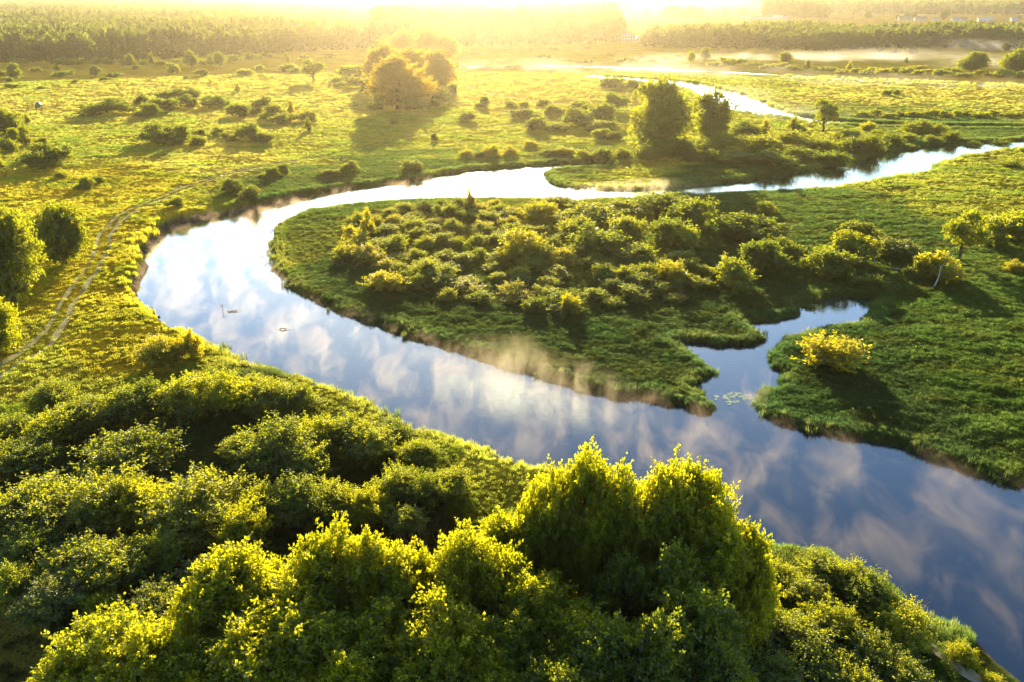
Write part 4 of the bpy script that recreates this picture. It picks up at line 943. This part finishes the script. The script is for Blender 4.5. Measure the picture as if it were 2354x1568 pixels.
for i, (x_, y_, w_) in enumerate(VH):
    building("village_house", x_, y_, w_, 3.2, random.uniform(2.8, 4.2), 9, f"tiny pale village house on the far right horizon, {ordinal(i, len(VH))}", random.uniform(-.3, .3), 0, random.choice(['roofgrey','roofred','white']), 'white', 3, 1, group="houses of the far village")
p = at(1959, 44.5, 1.5); mb = MB(); k = depth_of(p) / FPX
mb.tube([(0,0,-.5),(.1,0,7*k),(0,0,15.5*k)], [.7,.55,.3], 8); T = empty("pole_tree", (p[0], p[1], gz(p[0], p[1]))); mb.build("trunk", M['bark'], T)
cr = bpy.data.objects.new("crown", copies('shrub', 'pine')[0]); COL.objects.link(cr); cr.parent = T; cr.location = (0, 0, 9*k); cr.scale = (6*k, 6*k, 8*k); tag(T, "tall bare-stemmed tree with a tiny crown on far fields", "tree")

# ------------------------------------------------------------------ mist
def mist_mat(name, dens, scale, lo, hi, aniso=.55, mode='ball', step=1.0, stretch=(1,1,1), col=(1,.96,.92), top=3.0):
    m, nt, out = new_mat(name); L = nt.links.new
    tc = N(nt, "ShaderNodeTexCoord"); g = N(nt, "ShaderNodeNewGeometry")
    mp = N(nt, "ShaderNodeMapping"); mp.inputs["Scale"].default_value = tuple(scale * s for s in stretch); mp.inputs["Rotation"].default_value = (0, 0, R(35)); L(g.outputs["Position"], mp.inputs["Vector"])
    nz = N(nt, "ShaderNodeTexNoise"); nz.inputs["Scale"].default_value = 1; nz.inputs["Detail"].default_value = 4; nz.inputs["Roughness"].default_value = .62; nz.inputs["Distortion"].default_value = .6; L(mp.outputs[0], nz.inputs["Vector"])
    mr = N(nt, "ShaderNodeMapRange"); mr.inputs["From Min"].default_value = lo; mr.inputs["From Max"].default_value = hi; L(nz.outputs["Fac"], mr.inputs["Value"])
    if mode == 'ball':
        ln = N(nt, "ShaderNodeVectorMath", operation='LENGTH'); L(tc.outputs["Object"], ln.inputs[0])
        f = N(nt, "ShaderNodeMapRange"); f.inputs["From Min"].default_value = 1.0; f.inputs["From Max"].default_value = .25; L(ln.outputs["Value"], f.inputs["Value"])
    else:
        sx = N(nt, "ShaderNodeSeparateXYZ"); L(g.outputs["Position"], sx.inputs[0])
        f = N(nt, "ShaderNodeMapRange"); f.inputs["From Min"].default_value = top; f.inputs["From Max"].default_value = .2; L(sx.outputs["Z"], f.inputs["Value"])
    mu = N(nt, "ShaderNodeMath", operation='MULTIPLY'); L(mr.outputs[0], mu.inputs[0]); L(f.outputs[0], mu.inputs[1])
    md = N(nt, "ShaderNodeMath", operation='MULTIPLY'); L(mu.outputs[0], md.inputs[0]); md.inputs[1].default_value = dens
    vs = N(nt, "ShaderNodeVolumeScatter"); vs.inputs["Color"].default_value = rgb(col); vs.inputs["Anisotropy"].default_value = aniso; L(md.outputs[0], vs.inputs["Density"])
    L(vs.outputs[0], out.inputs["Volume"]); m.cycles.volume_step_rate = step; m.cycles.homogeneous_volume = False
    return m
MISTP = [(338,575),(372,555),(450,512),(560,492),(700,460),(860,440),(1000,415),(1000,440),(860,462),(775,478),(690,495),(640,522),(620,550),(626,600),(662,660),(745,704),(850,745),(960,785),(1080,815),(1220,865),(1360,905),(1500,925),(1600,950),(1650,955),(1700,880),(1720,860),(1770,880),(1760,960),(1850,995),(2050,1026),(2164,1064),(2353,1137),(2800,1340),
 (2900,1850),(2353,1585),(2170,1493),(2070,1390),(1900,1282),(1760,1272),(1640,1210),(1360,1100),(1130,1050),(960,985),(850,930),(720,873),(580,840),(485,788),(400,762),(345,715),(308,668),(338,610)]
MP = at(*zip(*MISTP), z=0.0)
from mathutils.geometry import tessellate_polygon
tri = tessellate_polygon([[Vector((x, y, 0)) for x, y in MP]])
n = len(MP); V = [(x, y, .06) for x, y in MP] + [(x, y, 2.6) for x, y in MP]
F = [tuple(t) for t in tri] + [tuple(i + n for i in reversed(t)) for t in tri] + [(i, i + n, (i + 1) % n + n, (i + 1) % n) for i in range(n)]
import bmesh
me = bpy.data.meshes.new("river_mist"); me.from_pydata(V, [], F); bm = bmesh.new(); bm.from_mesh(me); bmesh.ops.recalc_face_normals(bm, faces=bm.faces); bm.to_mesh(me); bm.free()
o = link("river_mist", me, mist_mat("river_mist", MIST_D, .30, .50, .72, .66, 'slab', MIST_STEP, (1, .5, 1.0), (1, .78, .60), top=2.6)); tag(o, "thin pinkish mist drifting over the near river", "mist", kind='stuff')
bm = bmesh.new(); bmesh.ops.create_icosphere(bm, subdivisions=3, radius=1.0); ball = bpy.data.meshes.new("mist"); bm.to_mesh(ball); bm.free()
mm_near = mist_mat("mist_wisp", .15, .40, .44, .72, .78, 'ball', MIST_STEP, (1, .8, .38), (1, .86, .60)); mm_far = mist_mat("mist_bank", .014, .03, .42, .74, .6, 'ball', MIST_STEP, (1, 1, 2.5))
def mist(px, py, rx, ry, rz, z, mat, label):
    p = at(px, py, 1.0); me = ball.copy(); o = link("mist", me, mat); o.location = (p[0], p[1], z); o.scale = (rx, ry, rz); o.rotation_euler.z = random.uniform(-.3, .3); return tag(o, label, "mist", kind='stuff')
mist(1140,845,10,4.5,4.6,1.6,mm_near,"golden wisp of mist curling up the island's near edge"); mist(1245,880,10,4.5,4.2,1.4,mm_near,"golden mist along the island's near edge"); mist(1330,898,8,4,3.6,1.2,mm_near,"golden mist at the island's near edge, right part")

mist(1500,430,24,6,2.4,.8,mm_near,"thin mist over the reed spit")
for (px, py, rx, ry, rz) in [(1180,158,70,16,7),(1330,162,60,16,8),(1480,166,60,16,8),(1620,172,60,14,9),(1760,178,50,14,8),(1900,186,60,14,6),(2100,196,70,14,6),(2290,200,50,14,7),(1680,224,26,14,7),(1790,256,24,10,6),(1860,272,30,8,4),
                             (1760,135,70,30,7),(1900,138,80,30,6),(2050,132,90,40,7),(2120,112,110,40,9),(2300,113,90,40,10),(1980,112,80,30,8),(2280,150,60,30,8),(1540,140,50,20,6)]:
    mist(px, py, rx, ry, rz, 1.5, mm_far, "low bank of pale morning mist on the distant flats")


# ------------------------------------------------------------------ sun, sky, haze
SUN_EL, SUN_AZ = R(11.5), R(-2.7)          # azimuth measured from +Y towards +X
S = Vector((sin(SUN_AZ) * cos(SUN_EL), cos(SUN_AZ) * cos(SUN_EL), sin(SUN_EL)))
sd = bpy.data.lights.new("sun", 'SUN'); so = bpy.data.objects.new("sun", sd); COL.objects.link(so)
sd.energy = 5.0; sd.angle = R(.5); sd.color = (1.0, .80, .45)
so.rotation_euler = (-S).to_track_quat('-Z', 'Y').to_euler(); so.location = (0, 0, 200)
wd_ = bpy.data.worlds.new("World"); scene.world = wd_; wd_.use_nodes = True; nt = wd_.node_tree; nt.nodes.clear()
sky = nt.nodes.new("ShaderNodeTexSky"); sky.sky_type = 'NISHITA'; sky.sun_disc = False; sky.sun_elevation = SUN_EL; sky.sun_rotation = SUN_AZ
sky.air_density = 1.0; sky.dust_density = .5; sky.ozone_density = 2.5
bg = nt.nodes.new("ShaderNodeBackground"); bg.inputs[1].default_value = .11; wo = nt.nodes.new("ShaderNodeOutputWorld")
nt.links.new(sky.outputs[0], bg.inputs[0]); nt.links.new(bg.outputs[0], wo.inputs[0])

hm, nt, out = new_mat("morning_haze")
vs = N(nt, "ShaderNodeVolumeScatter"); vs.inputs["Color"].default_value = (1, .87, .64, 1); vs.inputs["Density"].default_value = .00011; vs.inputs["Anisotropy"].default_value = .83
nt.links.new(vs.outputs[0], out.inputs["Volume"])
hb = MB(); hb.box(-5000, 5000, -120, 9000, -6, 75); haze = hb.build("haze", hm); tag(haze, "thin golden morning haze lying over the whole valley", "haze", kind='stuff')

# ------------------------------------------------------------------ render settings
scene.view_settings.view_transform = 'Standard'; scene.view_settings.look = 'None'; scene.view_settings.exposure = 0; scene.view_settings.gamma = 1
c = scene.cycles
c.max_bounces = 7; c.diffuse_bounces = 4; c.glossy_bounces = 2; c.transmission_bounces = 5; c.volume_bounces = 0; c.transparent_max_bounces = 8
c.film_exposure = 2.9; c.use_denoising = True; c.caustics_reflective = False; c.caustics_refractive = False
c.sample_clamp_indirect = 4; c.use_adaptive_sampling = True; c.adaptive_threshold = .025
scene.render.threads_mode = 'AUTO'
